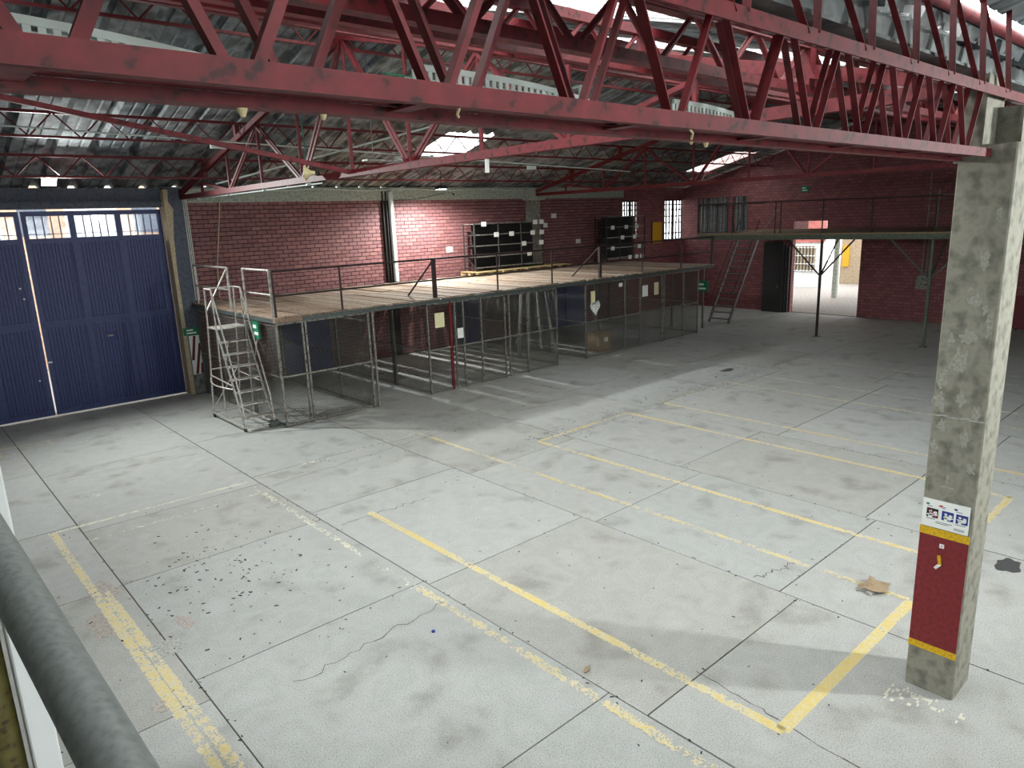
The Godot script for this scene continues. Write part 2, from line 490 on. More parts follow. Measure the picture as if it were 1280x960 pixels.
# ------------------------------------------------------------------ walls
func build_walls() -> void:
	var w := struct("wall_back", "long wall of painted red bricks under a concrete beam", "wall")
	var b := WZ - 0.22
	box("masonry", Vector3(LX - 0.2, 0, b), Vector3(-0.32, 5.45, WZ), mats["grey_wall"], w)
	box("masonry", Vector3(6.03, 0, b), Vector3(24.9, 5.12, WZ), mats["mortar"], w)
	box("masonry", Vector3(24.9, 0, b), Vector3(26.05, 3.33, WZ), mats["end_wall"], w)
	box("masonry", Vector3(24.9, 4.97, b), Vector3(26.05, 5.53, WZ), mats["end_wall"], w)
	box("masonry", Vector3(26.05, 0, b), Vector3(27.95, 5.53, WZ), mats["end_wall"], w)
	box("masonry", Vector3(27.95, 0, b), Vector3(EX + 0.2, 3.15, WZ), mats["end_wall"], w)
	box("masonry", Vector3(27.95, 4.99, b), Vector3(EX + 0.2, 5.53, WZ), mats["end_wall"], w)
	box("concrete_beam", Vector3(6.03, 5.12, b), Vector3(24.9, 5.53, WZ + 0.06), mats["beam_concrete"], w)
	box("lintel", Vector3(-0.32, 5.02, b), Vector3(6.03, 5.5, WZ + 0.08), mats["lintel"], w)
	box("lintel_flange", Vector3(-0.32, 5.16, WZ + 0.08), Vector3(6.03, 5.2, WZ + 0.16), mats["lintel"], w)
	# bricks: the ones that show largest one by one, the rest together
	var bl := 0.292; var bh := 0.112
	var spots := []
	var row := 0
	var y := 0.03
	while y < 5.05:
		for span in [[6.46, 12.68], [13.12, 19.08], [19.6, 24.88]]:
			var x: float = span[0] - (0.15 if row % 2 else 0.0)
			while x < span[1] - 0.04:
				var x0: float = maxf(x, span[0])
				var x1: float = minf(x + bl - 0.018, span[1])
				if x1 - x0 > 0.03:
					spots.append([x0, x1, y + rng.randf_range(-0.003, 0.003)])
				x += bl
		row += 1
		y += bh + 0.0045
	var shown := []
	var rest := []
	for s in spots:
		if s[2] > 2.5 and s[0] < 10.45 and shown.size() < 300: shown.append(s)
		else: rest.append(s)
	for s in shown:
		var o := rng.randf_range(0.008, 0.018)
		box("brick", Vector3(s[0], s[2], WZ - 0.02), Vector3(s[1], minf(s[2] + bh - 0.016, 5.118), WZ + o), mats["brick_%d" % rng.randi_range(0, 4)], w)
	for k in 5:
		var mine := []
		for i in rest.size():
			if (i * 7 + i / 11) % 5 == k: mine.append(rest[i])
		var st := st_new()
		for s in mine:
			var o := rng.randf_range(0.008, 0.018)
			var c := Vector3((s[0] + s[1]) / 2.0, s[2] + bh / 2.0 - 0.008, WZ + o / 2.0 - 0.01)
			st_box(st, Transform3D(Basis(), c), Vector3(s[1] - s[0], bh - 0.016, o + 0.02))
		put("remaining_bricks", done(st), mats["brick_%d" % k], w, Transform3D.IDENTITY).set_meta("kind", "stuff")
	# wall columns
	for c in [[6.03, 6.45], [19.1, 19.56]]:
		box("wall_column", Vector3(c[0], 0, WZ), Vector3(c[1], 5.5, WZ + 0.33), mats["column_concrete"] if c[0] > 10 else mats["lintel"], w)
	box("column_corbel", Vector3(18.95, 5.05, WZ), Vector3(19.75, 5.5, WZ + 0.42), mats["beam_concrete"], w)
	var pl := st_new()
	var pz := WZ + 0.345
	var ys := [0.0, 1.2, 2.2, 3.3, 4.2, 4.7, 4.95, 5.15, 5.45]
	var ws := [0.12, 0.11, 0.1, 0.09, 0.12, 0.17, 0.2, 0.1, 0.13]
	for k in ys.size() - 1:
		quad(pl, Vector3(6.0, ys[k], pz), Vector3(6.0, ys[k + 1], pz), Vector3(6.0 + ws[k + 1], ys[k + 1], pz), Vector3(6.0 + ws[k], ys[k], pz))
		quad(pl, Vector3(6.0, ys[k], WZ), Vector3(6.0, ys[k + 1], WZ), Vector3(6.0, ys[k + 1], pz), Vector3(6.0, ys[k], pz))
		quad(pl, Vector3(6.0 + ws[k], ys[k], pz), Vector3(6.0 + ws[k + 1], ys[k + 1], pz), Vector3(6.0 + ws[k + 1], ys[k + 1], pz - 0.02), Vector3(6.0 + ws[k], ys[k], pz - 0.02))
	put("plaster_edge", done(pl), mats["plaster_edge"], w, Transform3D.IDENTITY)
	# the end wall with the passage
	var e := struct("wall_right", "dark red end wall with an open passage", "wall")
	var x0 := EX; var x1 := EX + 0.25
	box("masonry", Vector3(x0, 0, -16.0), Vector3(x1, 5.0, -14.85), mats["end_wall"], e)
	box("masonry", Vector3(x0, 0, WZ - 0.22), Vector3(x1, 3.45, -16.0), mats["end_wall"], e)
	for z in [[WZ - 0.22, -19.55], [-18.0, -17.72], [-17.05, -16.0]]:
		box("masonry", Vector3(x0, 3.45, z[0]), Vector3(x1, 5.0, z[1]), mats["end_wall"], e)
	# the office room behind the barred windows
	box("office_floor", Vector3(x1, 3.2, WZ - 0.2), Vector3(33.2, 3.4, -16.0), mats["beam_concrete"], e)
	box("office_ceiling", Vector3(x1, 5.2, WZ - 0.2), Vector3(33.2, 5.4, -16.0), mats["beam_concrete"], e)
	box("office_back", Vector3(33.0, 3.4, WZ - 0.2), Vector3(33.2, 5.2, -16.0), mats["end_wall"], e)
	box("office_side", Vector3(x1, 3.4, WZ - 0.2), Vector3(33.0, 5.2, WZ), mats["end_wall"], e)
	box("office_side", Vector3(x1, 3.4, -16.2), Vector3(33.0, 5.2, -16.0), mats["end_wall"], e)
	box("masonry", Vector3(x0, 3.52, -13.42), Vector3(x1, 5.0, -12.0), mats["end_wall"], e)
	box("masonry", Vector3(x0, 3.86, -14.85), Vector3(x1, 5.0, -13.42), mats["end_wall"], e)
	box("masonry", Vector3(x0, 0, -12.0), Vector3(x1, 5.0, 9.0), mats["end_wall"], e)
	var g := st_new()
	for s in [x0, x1]:
		for t in [[WZ - 0.2, 5.45, RZ, RY], [RZ, RY, -1.9, 5.52], [-1.9, 5.8, 9.0, 8.6]]:
			quad(g, Vector3(s, 5.0, t[0]), Vector3(s, t[1], t[0]), Vector3(s, t[3], t[2]), Vector3(s, 5.0, t[2]))
	put("gable", done(g), mats["end_wall"], e, Transform3D.IDENTITY)
	# the wall beside the gallery and the one behind it
	var l := struct("wall_left")
	box("masonry", Vector3(LX - 0.2, 0, -21), Vector3(LX, 9, 9.0), mats["grey_wall"], l)
	var r := struct("wall_rear")
	box("masonry", Vector3(LX - 0.2, 0, 8.9), Vector3(EX + 0.2, 3.0, 9.1), mats["grey_wall"], r)
	box("masonry", Vector3(LX - 0.2, 5.6, 8.9), Vector3(EX + 0.2, 9.0, 9.1), mats["grey_wall"], r)
	for k in 5:
		var px := LX + k * 3.9
		box("pier", Vector3(px - 0.25, 3.0, 8.9), Vector3(px + 0.25, 5.6, 9.1), mats["grey_wall"], r)
	box("pier", Vector3(LX + 15.6, 3.0, 8.9), Vector3(EX + 0.2, 5.6, 9.1), mats["grey_wall"], r)

# ------------------------------------------------------------------ roof
func build_roof() -> void:
	var c := struct("ceiling", "corrugated metal roof sheets on lattice purlins with a few clear sheets", "ceiling")
	var prof := [Vector2(0, 0), Vector2(0.16, 0), Vector2(0.18, 0.02), Vector2(0.21, 0.02), Vector2(0.23, 0), Vector2(0.38, 0), Vector2(0.4, 0.02), Vector2(0.43, 0.02), Vector2(0.45, 0), Vector2(0.58, 0), Vector2(0.63, 0.1), Vector2(0.75, 0.1), Vector2(0.8, 0)]
	var ang := atan(SL)
	var run := (RZ + 0.02 - (WZ - 0.32)) / cos(ang)
	var sheet := ribbed(run, prof)
	var half := ribbed(3.0, prof)
	var near_run := (-2.0 - RZ) / cos(ang)
	var sheet2 := ribbed(near_run, prof)
	var sheet3 := ribbed(11.1 / cos(ang), prof)
	var n := int((EX + 0.4 - LX) / 0.8) + 1
	var up := Basis(Vector3.RIGHT, -ang)
	var down := Basis(Vector3.RIGHT, ang)
	for i in n:
		var x := LX - 0.2 + i * 0.8
		var m: Material = mats["roof_%d" % [0, 2, 1, 0, 3, 2, 0, 1][(i * 5 + i / 8) % 8]]
		var z0 := WZ - 0.32
		var y0 := far_y(z0) + 0.06
		# clear sheets let into the slope that faces the long wall
		if i in [18, 19, 36, 37]:
			var zc := [-17.7, -15.9] if i < 30 else [-18.3, -16.0]
			var p1: float = (zc[0] - z0) / cos(ang)
			var p2: float = (zc[1] - z0) / cos(ang)
			put("roof_sheet", ribbed(p1, prof), m, c, Transform3D(up, Vector3(x, y0, z0)))
			put("clear_sheet", ribbed(p2 - p1, prof), mats["translucent_sheet"], c, Transform3D(up, Vector3(x, y0, z0) + up * Vector3(0, 0, p1)))
			put("roof_sheet", ribbed(run - p2, prof), m, c, Transform3D(up, Vector3(x, y0, z0) + up * Vector3(0, 0, p2)))
		else:
			put("roof_sheet", sheet, m, c, Transform3D(up, Vector3(x, y0, z0)))
		var yr := RY + 0.06
		if i in [4, 9, 10, 14, 15, 19, 20]:  # the leftmost clear sheet, out of view, is added to brighten the floor
			put("clear_sheet", sheet2, mats["translucent_sheet"], c, Transform3D(down, Vector3(x, yr, RZ)))
		else:
			put("roof_sheet", sheet2, m, c, Transform3D(down, Vector3(x, yr, RZ)))
		put("clear_sheet" if i in [4, 5, 14, 17] else "roof_sheet", sheet3, mats["translucent_sheet"] if i in [4, 5, 14, 17] else m, c, Transform3D(up, Vector3(x, 5.86, -1.95)))  # clear sheets of this unseen slope are added to brighten the floor
	var rc := st_new()
	for s in [-1, 1]:
		quad(rc, Vector3(LX - 0.2, RY + 0.19, RZ), Vector3(EX + 0.4, RY + 0.19, RZ), Vector3(EX + 0.4, RY + 0.1, RZ + s * 0.35), Vector3(LX - 0.2, RY + 0.1, RZ + s * 0.35))
	put("ridge_cap", done(rc), mats["galvanised"], c, Transform3D.IDENTITY)
	# lattice purlins under the sheets, span by span
	var nth := ["first", "second", "third", "fourth", "fifth"]
	var fz := [-18.1, -15.9, -13.7, -11.5]
	var nz := [-9.1, -7.1, -5.0, -3.2]
	for sp in [[LX, 6.4], [6.5, 19.25], [19.35, EX]]:
		for k in 4:
			purlin(fz[k], far_y(fz[k]) - 0.01, sp[0], sp[1], 0.46, 0.028, mats["red_steel"], "thin dark lattice purlin, %s up from the eave" % nth[k], "lattice purlins of the far slope")
		for k in 4:
			purlin(nz[k], far_y(nz[k]) - 0.02, sp[0], sp[1], 0.42, 0.045, mats["red_steel"], "heavy red lattice purlin, %s down from the ridge" % nth[k], "lattice purlins of the near slope")
	# gutter between the two roofs
	var gt := struct("trim_1")
	box("gutter_side", Vector3(LX, 5.36, -2.14), Vector3(EX, 5.84, -2.12), mats["galvanised"], gt)
	box("gutter_bottom", Vector3(LX, 5.34, -2.14), Vector3(EX, 5.36, -1.84), mats["galvanised"], gt)
	tube("gutter_pipe", Vector3(LX, 5.84, -2.08), Vector3(EX, 5.84, -2.08), 0.045, mats["red_steel"], gt)

func purlin(z: float, y: float, x0: float, x1: float, h: float, r: float, m: Material, label: String, group: String) -> void:
	label += ", over the blue gate" if x0 < 0.0 else ", over the plank platform" if x0 < 10.0 else ", next to the dark end wall"
	var t := thing("lattice_purlin", label, "purlin", Vector3((x0 + x1) / 2.0, y - h, z), group)
	member("top_chord", Vector3(x0, y - r, z), Vector3(x1, y - r, z), r * 2.0, r * 2.0, m, t)
	member("bottom_chord", Vector3(x0, y - h, z), Vector3(x1, y - h, z), r * 2.0, r * 1.6, m, t)
	var n := int((x1 - x0) / 0.8)
	var s := (x1 - x0) / n
	for k in n:
		var a := x0 + s * k
		tube("web_rod", Vector3(a, y - r, z), Vector3(a + s * 0.5, y - h, z), r * 0.55, m, t, true)
		tube("web_rod", Vector3(a + s * 0.5, y - h, z), Vector3(a + s, y - r, z), r * 0.55, m, t, true)

# ------------------------------------------------------------------ the near girder
func build_girder() -> void:
	var t := thing("lattice_girder", "deep red lattice girder resting on the concrete column", "girder", Vector3(2.0, 4.7, -1.85))
	var m: Material = mats["red_steel"]
	var xl := LX + 0.02
	for pz in [-1.77, -1.965]:
		var near: bool = pz > -1.8
		var mm: Material = m if near else mats["red_steel"]
		# chords: upright leg and flat leg of an angle
		member("bottom_chord", Vector3(xl, 4.762 if near else 4.732, pz), Vector3(6.6, 4.762 if near else 4.732, pz), 0.012, 0.062 if near else 0.032, m, t)
		if not near:
			box("cover_plate", Vector3(xl, 4.75, pz), Vector3(6.58, 4.754, pz + 0.16), mats["red_steel"], t)
		member("chord_flange", Vector3(xl, 4.735 if near else 4.72, pz + (-0.014 if near else -0.028)), Vector3(6.6, 4.735 if near else 4.72, pz + (-0.014 if near else -0.028)), 0.028 if near else 0.056, 0.008, m, t)
		member("top_chord", Vector3(xl, 5.21 if near else 5.28, pz), Vector3(7.6, 5.21 if near else 5.28, pz), 0.012, 0.07, m, t)
		member("chord_flange", Vector3(xl, 5.242 if near else 5.31, pz - 0.03), Vector3(7.6, 5.242 if near else 5.31, pz - 0.03), 0.06, 0.008, m, t)
		var off := 0.0 if near else 0.22
		for k in range(-4, 11):
			var x := 0.76 + 0.59 * k + off
			if x > 6.5 or x < xl + 0.1: continue
			var zz: float = pz - 0.018 if near else pz + 0.018
			member("web", Vector3(x - 0.035, 4.775, zz), Vector3(x - 0.26, 5.24, zz), 0.04, 0.036, mm, t, unit_angle, Vector3.BACK)
			member("web", Vector3(x + 0.035, 4.775, zz), Vector3(x + 0.26, 5.24, zz), 0.04, 0.036, m if near else mm, t, unit_angle, Vector3.BACK)
	# upper lattice that carries the gutter
	for k in range(-3, 10):
		var x := 1.02 + 0.65 * k
		if x < xl + 0.5: continue
		member("upper_web", Vector3(x - 0.05, 5.22, -1.775), Vector3(x - 0.42, 5.9, -1.9), 0.038, 0.036, m, t, unit_angle, Vector3.BACK)
		member("upper_web", Vector3(x + 0.05, 5.22, -1.775), Vector3(x + 0.3, 5.9, -1.9), 0.045, 0.04, mats["red_steel"], t, unit_angle, Vector3.BACK)
	for k in range(-2, 7):
		var x := 0.3 + 1.0 * k
		member("batten", Vector3(x, 4.735, -1.77), Vector3(x, 4.735, -1.965), 0.06, 0.008, mats["red_steel"], t)
	# slotted pale cable trays lying behind the bottom chord
	for a in [[-0.3, 0.86], [1.62, 2.6], [3.22, 3.95]]:
		var tr := thing("cable_tray", "pale slotted tray behind the girder chord, %s" % ("farthest from the column" if a[0] < 0.0 else "the middle one of three" if a[0] < 2.0 else "closest to the column"), "tray", Vector3((a[0] + a[1]) / 2.0, 4.83, -2.3), "slotted trays behind the girder")
		var n := int((a[1] - a[0]) / 0.034)
		var st := st_new()
		for k in n:
			var u := k / float(n)
			var top := 4.945 - 0.055 * u * u * u
			st_box(st, Transform3D(Basis(), Vector3(lerpf(a[0], a[1], u), (4.84 + top) / 2.0, -2.3)), Vector3(0.019, top - 4.84, 0.006))
		put("slotted_side", done(st), mats["conduit"], tr, Transform3D.IDENTITY)
		var pts := []
		for k in 9:
			var u := k / 8.0
			pts.append(Vector3(lerpf(a[0], a[1], u), 4.955 - 0.055 * u * u * u, -2.3))
		for k in 8:
			member("top_lip", pts[k], pts[k + 1], 0.012, 0.022, mats["conduit"], tr)
		for hx in [a[0] + 0.1, a[1] - 0.1]:
			box("bracket", Vector3(hx - 0.015, 4.815, -2.36), Vector3(hx + 0.015, 4.83, -1.95), mats["red_steel"], tr)
			box("bracket", Vector3(hx - 0.015, 4.76, -1.985), Vector3(hx + 0.015, 4.83, -1.95), mats["red_steel"], tr)
		box("tray_bottom", Vector3(a[0], 4.83, -2.36), Vector3(a[1], 4.84, -2.3), mats["conduit"], tr)
		box("tray_back", Vector3(a[0], 4.83, -2.37), Vector3(a[1], 4.93, -2.36), mats["conduit"], tr)

# ------------------------------------------------------------------ roof trusses
func build_trusses() -> void:
	for xi in [[6.45, "red roof truss over the raised platform's ladder end"], [19.3, "red roof truss over the column beside the dark rack"]]:
		var x: float = xi[0]
		var t := thing("roof_truss", xi[1], "truss", Vector3(x, 5.2, RZ), "red roof trusses")
		var m: Material = mats["red_steel"]
		var za := WZ + 0.1
		var zb := -2.05
		member("bottom_chord", Vector3(x, 5.25, za), Vector3(x, 5.25, zb), 0.11, 0.11, m, t, unit_pair, Vector3.UP)
		var drop := 0.5
		var ty := func(z: float) -> float: return far_y(z) - drop + 0.02
		member("top_chord", Vector3(x, maxf(ty.call(za), 5.3), za), Vector3(x, ty.call(RZ), RZ), 0.11, 0.11, m, t, unit_pair)
		member("top_chord", Vector3(x, ty.call(RZ), RZ), Vector3(x, maxf(ty.call(zb), 5.3), zb), 0.11, 0.11, m, t, unit_pair)
		var nodes := [-18.4, -16.62, -14.85, -13.02, -11.15, -9.4, -7.7, -6.08, -4.35]
		for k in nodes.size():
			var z: float = nodes[k]
			var top: float = ty.call(z)
			if top > 5.5:
				tube("post", Vector3(x, 5.28, z), Vector3(x, top, z), 0.035, m, t, true)
			if k in [1, 3, 5, 7]:
				for d in [-1, 1]:
					var z2: float = nodes[k + d] if k + d < nodes.size() else -2.6
					member("diagonal", Vector3(x, 5.28, z + d * 0.06), Vector3(x, maxf(ty.call(z2), 5.4), z2), 0.1, 0.05, m, t, unit_pair)
		# purlin seats
		for z in [-18.1, -15.9, -13.7, -11.5, -9.1, -7.1, -5.0, -3.2]:
			box("purlin_seat", Vector3(x - 0.05, ty.call(z), z - 0.05), Vector3(x + 0.05, far_y(z) - 0.02, z + 0.05), m, t)
	var s := thing("sway_brace", "long dark diagonal brace rising from the truss's middle", "brace", Vector3(2.0, 6.0, -11.15))
	member("tie", Vector3(6.4, 5.27, -11.15), Vector3(LX, 6.72, -11.15), 0.07, 0.07, mats["red_steel"], s, unit_angle)

# ------------------------------------------------------------------ the concrete column
func build_column() -> void:
	var t := thing("concrete_column", "square concrete column with a red and yellow painted band", "column", Vector3(6.82, 0, -1.79))
	var cm: Material = mats["column_concrete"]
	put("shaft", bevel_box(Vector3(6.6, 0, -1.99), Vector3(7.05, 4.83, -1.59), 0.012), cm, t, Transform3D.IDENTITY)
	box("head", Vector3(6.6, 4.7, -2.02), Vector3(7.05, 5.35, -1.83), cm, t)
	box("head", Vector3(6.9, 4.7, -1.83), Vector3(7.6, 5.12, -1.65), cm, t)
	var f := 6.598
	box("red_band", Vector3(f - 0.001, 0.47, -1.988), Vector3(f + 0.03, 1.53, -1.602), mats["band_red"], t)
	box("yellow_stripe", Vector3(f - 0.002, 1.53, -1.992), Vector3(f + 0.03, 1.60, -1.6), mats["band_yellow"], t)
	box("yellow_stripe", Vector3(f - 0.002, 0.405, -1.992), Vector3(f + 0.03, 0.47, -1.6), mats["band_yellow"], t)
	# trowelled patches where the concrete was made good
	var side := Basis(Vector3(0, 0, -1), Vector3(-1, 0, 0), Vector3(0, 1, 0))
	var spots := [[3.95, -1.72, 0.035, 0.09], [3.7, -1.8, 0.02, 0.02], [3.62, -1.76, 0.05, 0.05], [3.55, -1.68, 0.025, 0.04], [3.32, -1.78, 0.06, 0.06], [3.28, -1.9, 0.025, 0.05], [3.12, -1.83, 0.055, 0.1], [2.95, -1.93, 0.04, 0.07], [2.8, -1.78, 0.04, 0.06], [2.75, -1.94, 0.05, 0.07], [2.68, -1.66, 0.03, 0.06], [2.55, -1.9, 0.04, 0.05], [2.45, -1.72, 0.03, 0.09], [2.2, -1.65, 0.03, 0.05], [2.08, -1.82, 0.012, 0.05], [2.0, -1.82, 0.05, 0.012], [2.35, -1.95, 0.03, 0.06], [4.3, -1.66, 0.02, 0.05], [3.45, -1.64, 0.02, 0.12]]
	for k in spots.size():
		var s = spots[k]
		put("patch", blob(s[2], s[3], k + 60, 0.6, 24, 0.0015), mats["column_patch"], t, Transform3D(side, Vector3(6.6, s[0], s[1])))
	# a shallow crack line and chips
	for k in 7:
		box("crack", Vector3(6.597, 2.62 + 0.006 * sin(k * 2.0), -1.98 + k * 0.055), Vector3(6.602, 2.632 + 0.006 * sin(k * 2.0), -1.98 + k * 0.055 + 0.06), mats["stain_grey"], t)
	# white notice with three pictograms
	var n := thing("safety_notice", "white notice with three pictograms on the column", "sign", Vector3(6.59, 1.74, -1.8))
	box("board", Vector3(6.586, 1.612, -1.982), Vector3(6.597, 1.868, -1.617), mats["sign_white"], n)
	var face := 6.5855
	var pict := [[-1.965, "sign_black"], [-1.845, "sign_blue"], [-1.735, "sign_blue"]]
	for k in 3:
		var z0: float = pict[k][0] + 0.03
		box("pictogram", Vector3(face, 1.70, z0 - 0.012), Vector3(6.59, 1.785, z0 + 0.08), mats[pict[k][1]], n)
		for q in [[0.018, 0.76, 0.016, 0.016], [0.035, 0.732, 0.05, 0.022], [0.02, 0.715, 0.02, 0.03], [0.055, 0.752, 0.02, 0.02]]:
			put("figure", blob(q[2] * 0.75, q[3] * 0.7, k * 5 + 3, 0.5, 12, 0.001), mats["sign_white"], n, Transform3D(side, Vector3(face, 1.0 + q[1] - 0.003, z0 + q[0])))
	member("bar", Vector3(face - 0.0012, 1.782, -1.942), Vector3(face - 0.0012, 1.703, -1.86), 0.002, 0.012, mats["sign_red"], n, null, Vector3.RIGHT)
	for q in [[-1.945, 1.80, 0.04], [-1.86, 1.815, 0.06], [-1.83, 1.803, 0.025], [-1.72, 1.80, 0.05], [-1.945, 1.685, 0.07], [-1.87, 1.668, 0.13], [-1.72, 1.685, 0.08], [-1.87, 1.655, 0.1], [-1.725, 1.645, 0.08], [-1.725, 1.632, 0.08]]:
		box("text_line", Vector3(face, q[1], q[0]), Vector3(6.59, q[1] + 0.006, q[0] + q[2]), mats["sign_text"], n)
	for q in [["sign_green", -1.955], ["sign_red", -1.85], ["sign_blue", -1.735]]:
		box("emblem", Vector3(face, 1.813, q[1]), Vector3(6.59, 1.83, q[1] + 0.025), mats[q[0]], n)
	var hk := thing("wall_hook", "small yellow and white bent bracket on the column's red band", "hook", Vector3(6.58, 1.3, -1.82))
	member("upright", Vector3(6.588, 1.36, -1.815), Vector3(6.588, 1.28, -1.8), 0.02, 0.024, mats["band_yellow"], hk)
	member("tongue", Vector3(6.588, 1.28, -1.8), Vector3(6.588, 1.235, -1.835), 0.02, 0.024, mats["paper"], hk)
	var sw := thing("wall_socket", "tiny white square plate above the yellow bracket", "socket", Vector3(6.58, 1.45, -1.8))
	box("plate", Vector3(6.588, 1.435, -1.82), Vector3(6.598, 1.47, -1.785), mats["paper"], sw)
	box("button", Vector3(6.585, 1.447, -1.807), Vector3(6.59, 1.458, -1.798), mats["sign_text"], sw)

# ------------------------------------------------------------------ blue gate
func build_door() -> void:
	var m: Material = mats["blue_door"]
	for leaf in [[-0.28, 2.855, "left"], [2.895, 5.985, "right"]]:
		var d := struct("door_1" if leaf[2] == "left" else "door_2", "blue ribbed steel gate leaf with barred panes, " + ("the leaf away from the concrete column" if leaf[2] == "left" else "the leaf beside the concrete column"), "gate")
		var x0: float = leaf[0]; var x1: float = leaf[1]
		var z := WZ - 0.06
		var st3 := (x1 - x0) / 3.0
		for k in 4:
			var x := x0 + st3 * k
			var w := 0.1 if k in [0, 3] else 0.13
			var a := clampf(x - w / 2.0, x0, x1 - w)
			box("stile", Vector3(a, 0.04, z - 0.03), Vector3(a + w, 4.97, z + 0.03), m, d)
		for y in [[0.04, 0.16], [2.19, 2.36], [4.22, 4.34], [4.86, 4.97]]:
			for k in 3:
				box("rail", Vector3(x0 + st3 * k + 0.065, y[0], z - 0.03), Vector3(x0 + st3 * (k + 1) - 0.065, y[1], z + 0.025), m, d)
		box("rail_lip", Vector3(x0 + 0.1, 2.27, z + 0.025), Vector3(x1 - 0.1, 2.285, z + 0.05), m, d)
		box("rail_lip", Vector3(x0 + 0.1, 0.15, z + 0.025), Vector3(x1 - 0.1, 0.16, z + 0.04), m, d)
		for k in 3:
			var a := x0 + st3 * k + 0.065
			var b := x0 + st3 * (k + 1) - 0.065
			for yy in [[0.16, 2.19], [2.36, 4.22]]:
				var prof := []
				var x := a
				while x < b - 0.075:
					prof.append_array([Vector2(x, 0), Vector2(x + 0.042, 0), Vector2(x + 0.05, -0.014), Vector2(x + 0.068, -0.014)])
					x += 0.076
				prof.append(Vector2(b, 0))
				# profile lies in xz, ribs run upwards
				put("ribbed_panel", ribbed(yy[1] - yy[0], prof), m, d, Transform3D(Basis(Vector3(1, 0, 0), Vector3(0, 0, 1), Vector3(0, 1, 0)), Vector3(0, yy[0], z + 0.01)))
			var g0 := a + 0.02
			var g1 := b - 0.02
			for i in range(1, 5):
				var bx := lerpf(g0, g1, i / 5.0)
				box("pane_bar", Vector3(bx - 0.011, 4.34, z - 0.01), Vector3(bx + 0.011, 4.86, z + 0.01), m, d)
			box("pane_bar", Vector3(a, 4.43, z - 0.01), Vector3(b, 4.445, z + 0.01), m, d)
			box("pane", Vector3(a, 4.34, z - 0.022), Vector3(b, 4.86, z - 0.018), mats["glass"], d)
		if leaf[2] == "right":
			# wicket door with its frame
			var w0 := 4.02; var w1 := 4.98
			for e in [[w0, 0.14, w0 + 0.035, 2.17], [w1 - 0.035, 0.14, w1, 2.17], [w0, 0.14, w1, 0.18], [w0, 2.13, w1, 2.17]]:
				box("wicket_frame", Vector3(e[0], e[1], z + 0.012), Vector3(e[2], e[3], z + 0.035), m, d)
			box("letter_plate", Vector3(4.25, 1.72, z + 0.01), Vector3(4.5, 1.95, z + 0.03), mats["blue_panel"], d)
			box("handle", Vector3(4.28, 1.83, z + 0.03), Vector3(4.42, 1.87, z + 0.06), mats["cage_steel"], d)
			box("latch", Vector3(2.9, 1.35, z + 0.03), Vector3(2.99, 1.39, z + 0.06), mats["conduit"], d)
		else:
			for p in [[2.62, 3.2], [2.66, 2.95], [2.66, 0.95]]:
				tube("bolt", Vector3(p[0], p[1], z + 0.02), Vector3(p[0], p[1], z + 0.05), 0.022, mats["conduit"], d)
	# hazard board and exit sign on the wall column
	var hb := thing("hazard_board", "red and white diagonal striped board at the foot of the wall column", "board", Vector3(6.25, 0.5, WZ + 0.34))
	box("backing", Vector3(6.14, 0.55, WZ + 0.331), Vector3(6.44, 1.62, WZ + 0.345), mats["sign_white"], hb)
	for s in [[6.14, 0.95, 6.32, 1.61], [6.2, 0.56, 6.44, 1.4], [6.34, 0.56, 6.44, 0.85]]:
		var st := st_new()
		var zf := WZ + 0.347
		quad(st, Vector3(s[0], s[1], zf), Vector3(s[2] - 0.07, s[3], zf), Vector3(s[2], s[3], zf), Vector3(s[0] + 0.075, s[1], zf))
		put("stripe", done(st), mats["maroon"], hb, Transform3D.IDENTITY)
	box("foot_panel", Vector3(6.14, 0.02, WZ + 0.331), Vector3(6.44, 0.53, WZ + 0.345), mats["grey_wall"], hb)
	green_sign("green exit sign on the wall column above the striped board", Vector3(6.22, 1.74, WZ + 0.35), Vector3(0.4, 0.2, 0.02), true)

func green_sign(label: String, at: Vector3, s: Vector3, along_x: bool) -> void:
	var g := thing("exit_sign", label, "sign", at)
	box("board", at - s / 2.0, at + s / 2.0, mats["sign_green"], g)
	if along_x:
		box("mark", at + Vector3(-s.x * 0.3, s.y * 0.08, s.z * 0.5), at + Vector3(s.x * 0.12, s.y * 0.28, s.z * 0.5 + 0.003), mats["sign_white"], g)
		box("mark", at + Vector3(-s.x * 0.3, -s.y * 0.3, s.z * 0.5), at + Vector3(s.x * 0.32, -s.y * 0.12, s.z * 0.5 + 0.003), mats["sign_white"], g)
	else:
		box("mark", at + Vector3(-s.x * 0.5 - 0.003, s.y * 0.08, -s.z * 0.3), at + Vector3(-s.x * 0.5, s.y * 0.28, s.z * 0.12), mats["sign_white"], g)
		box("mark", at + Vector3(-s.x * 0.5 - 0.003, -s.y * 0.3, -s.z * 0.3), at + Vector3(-s.x * 0.5, -s.y * 0.12, s.z * 0.32), mats["sign_white"], g)

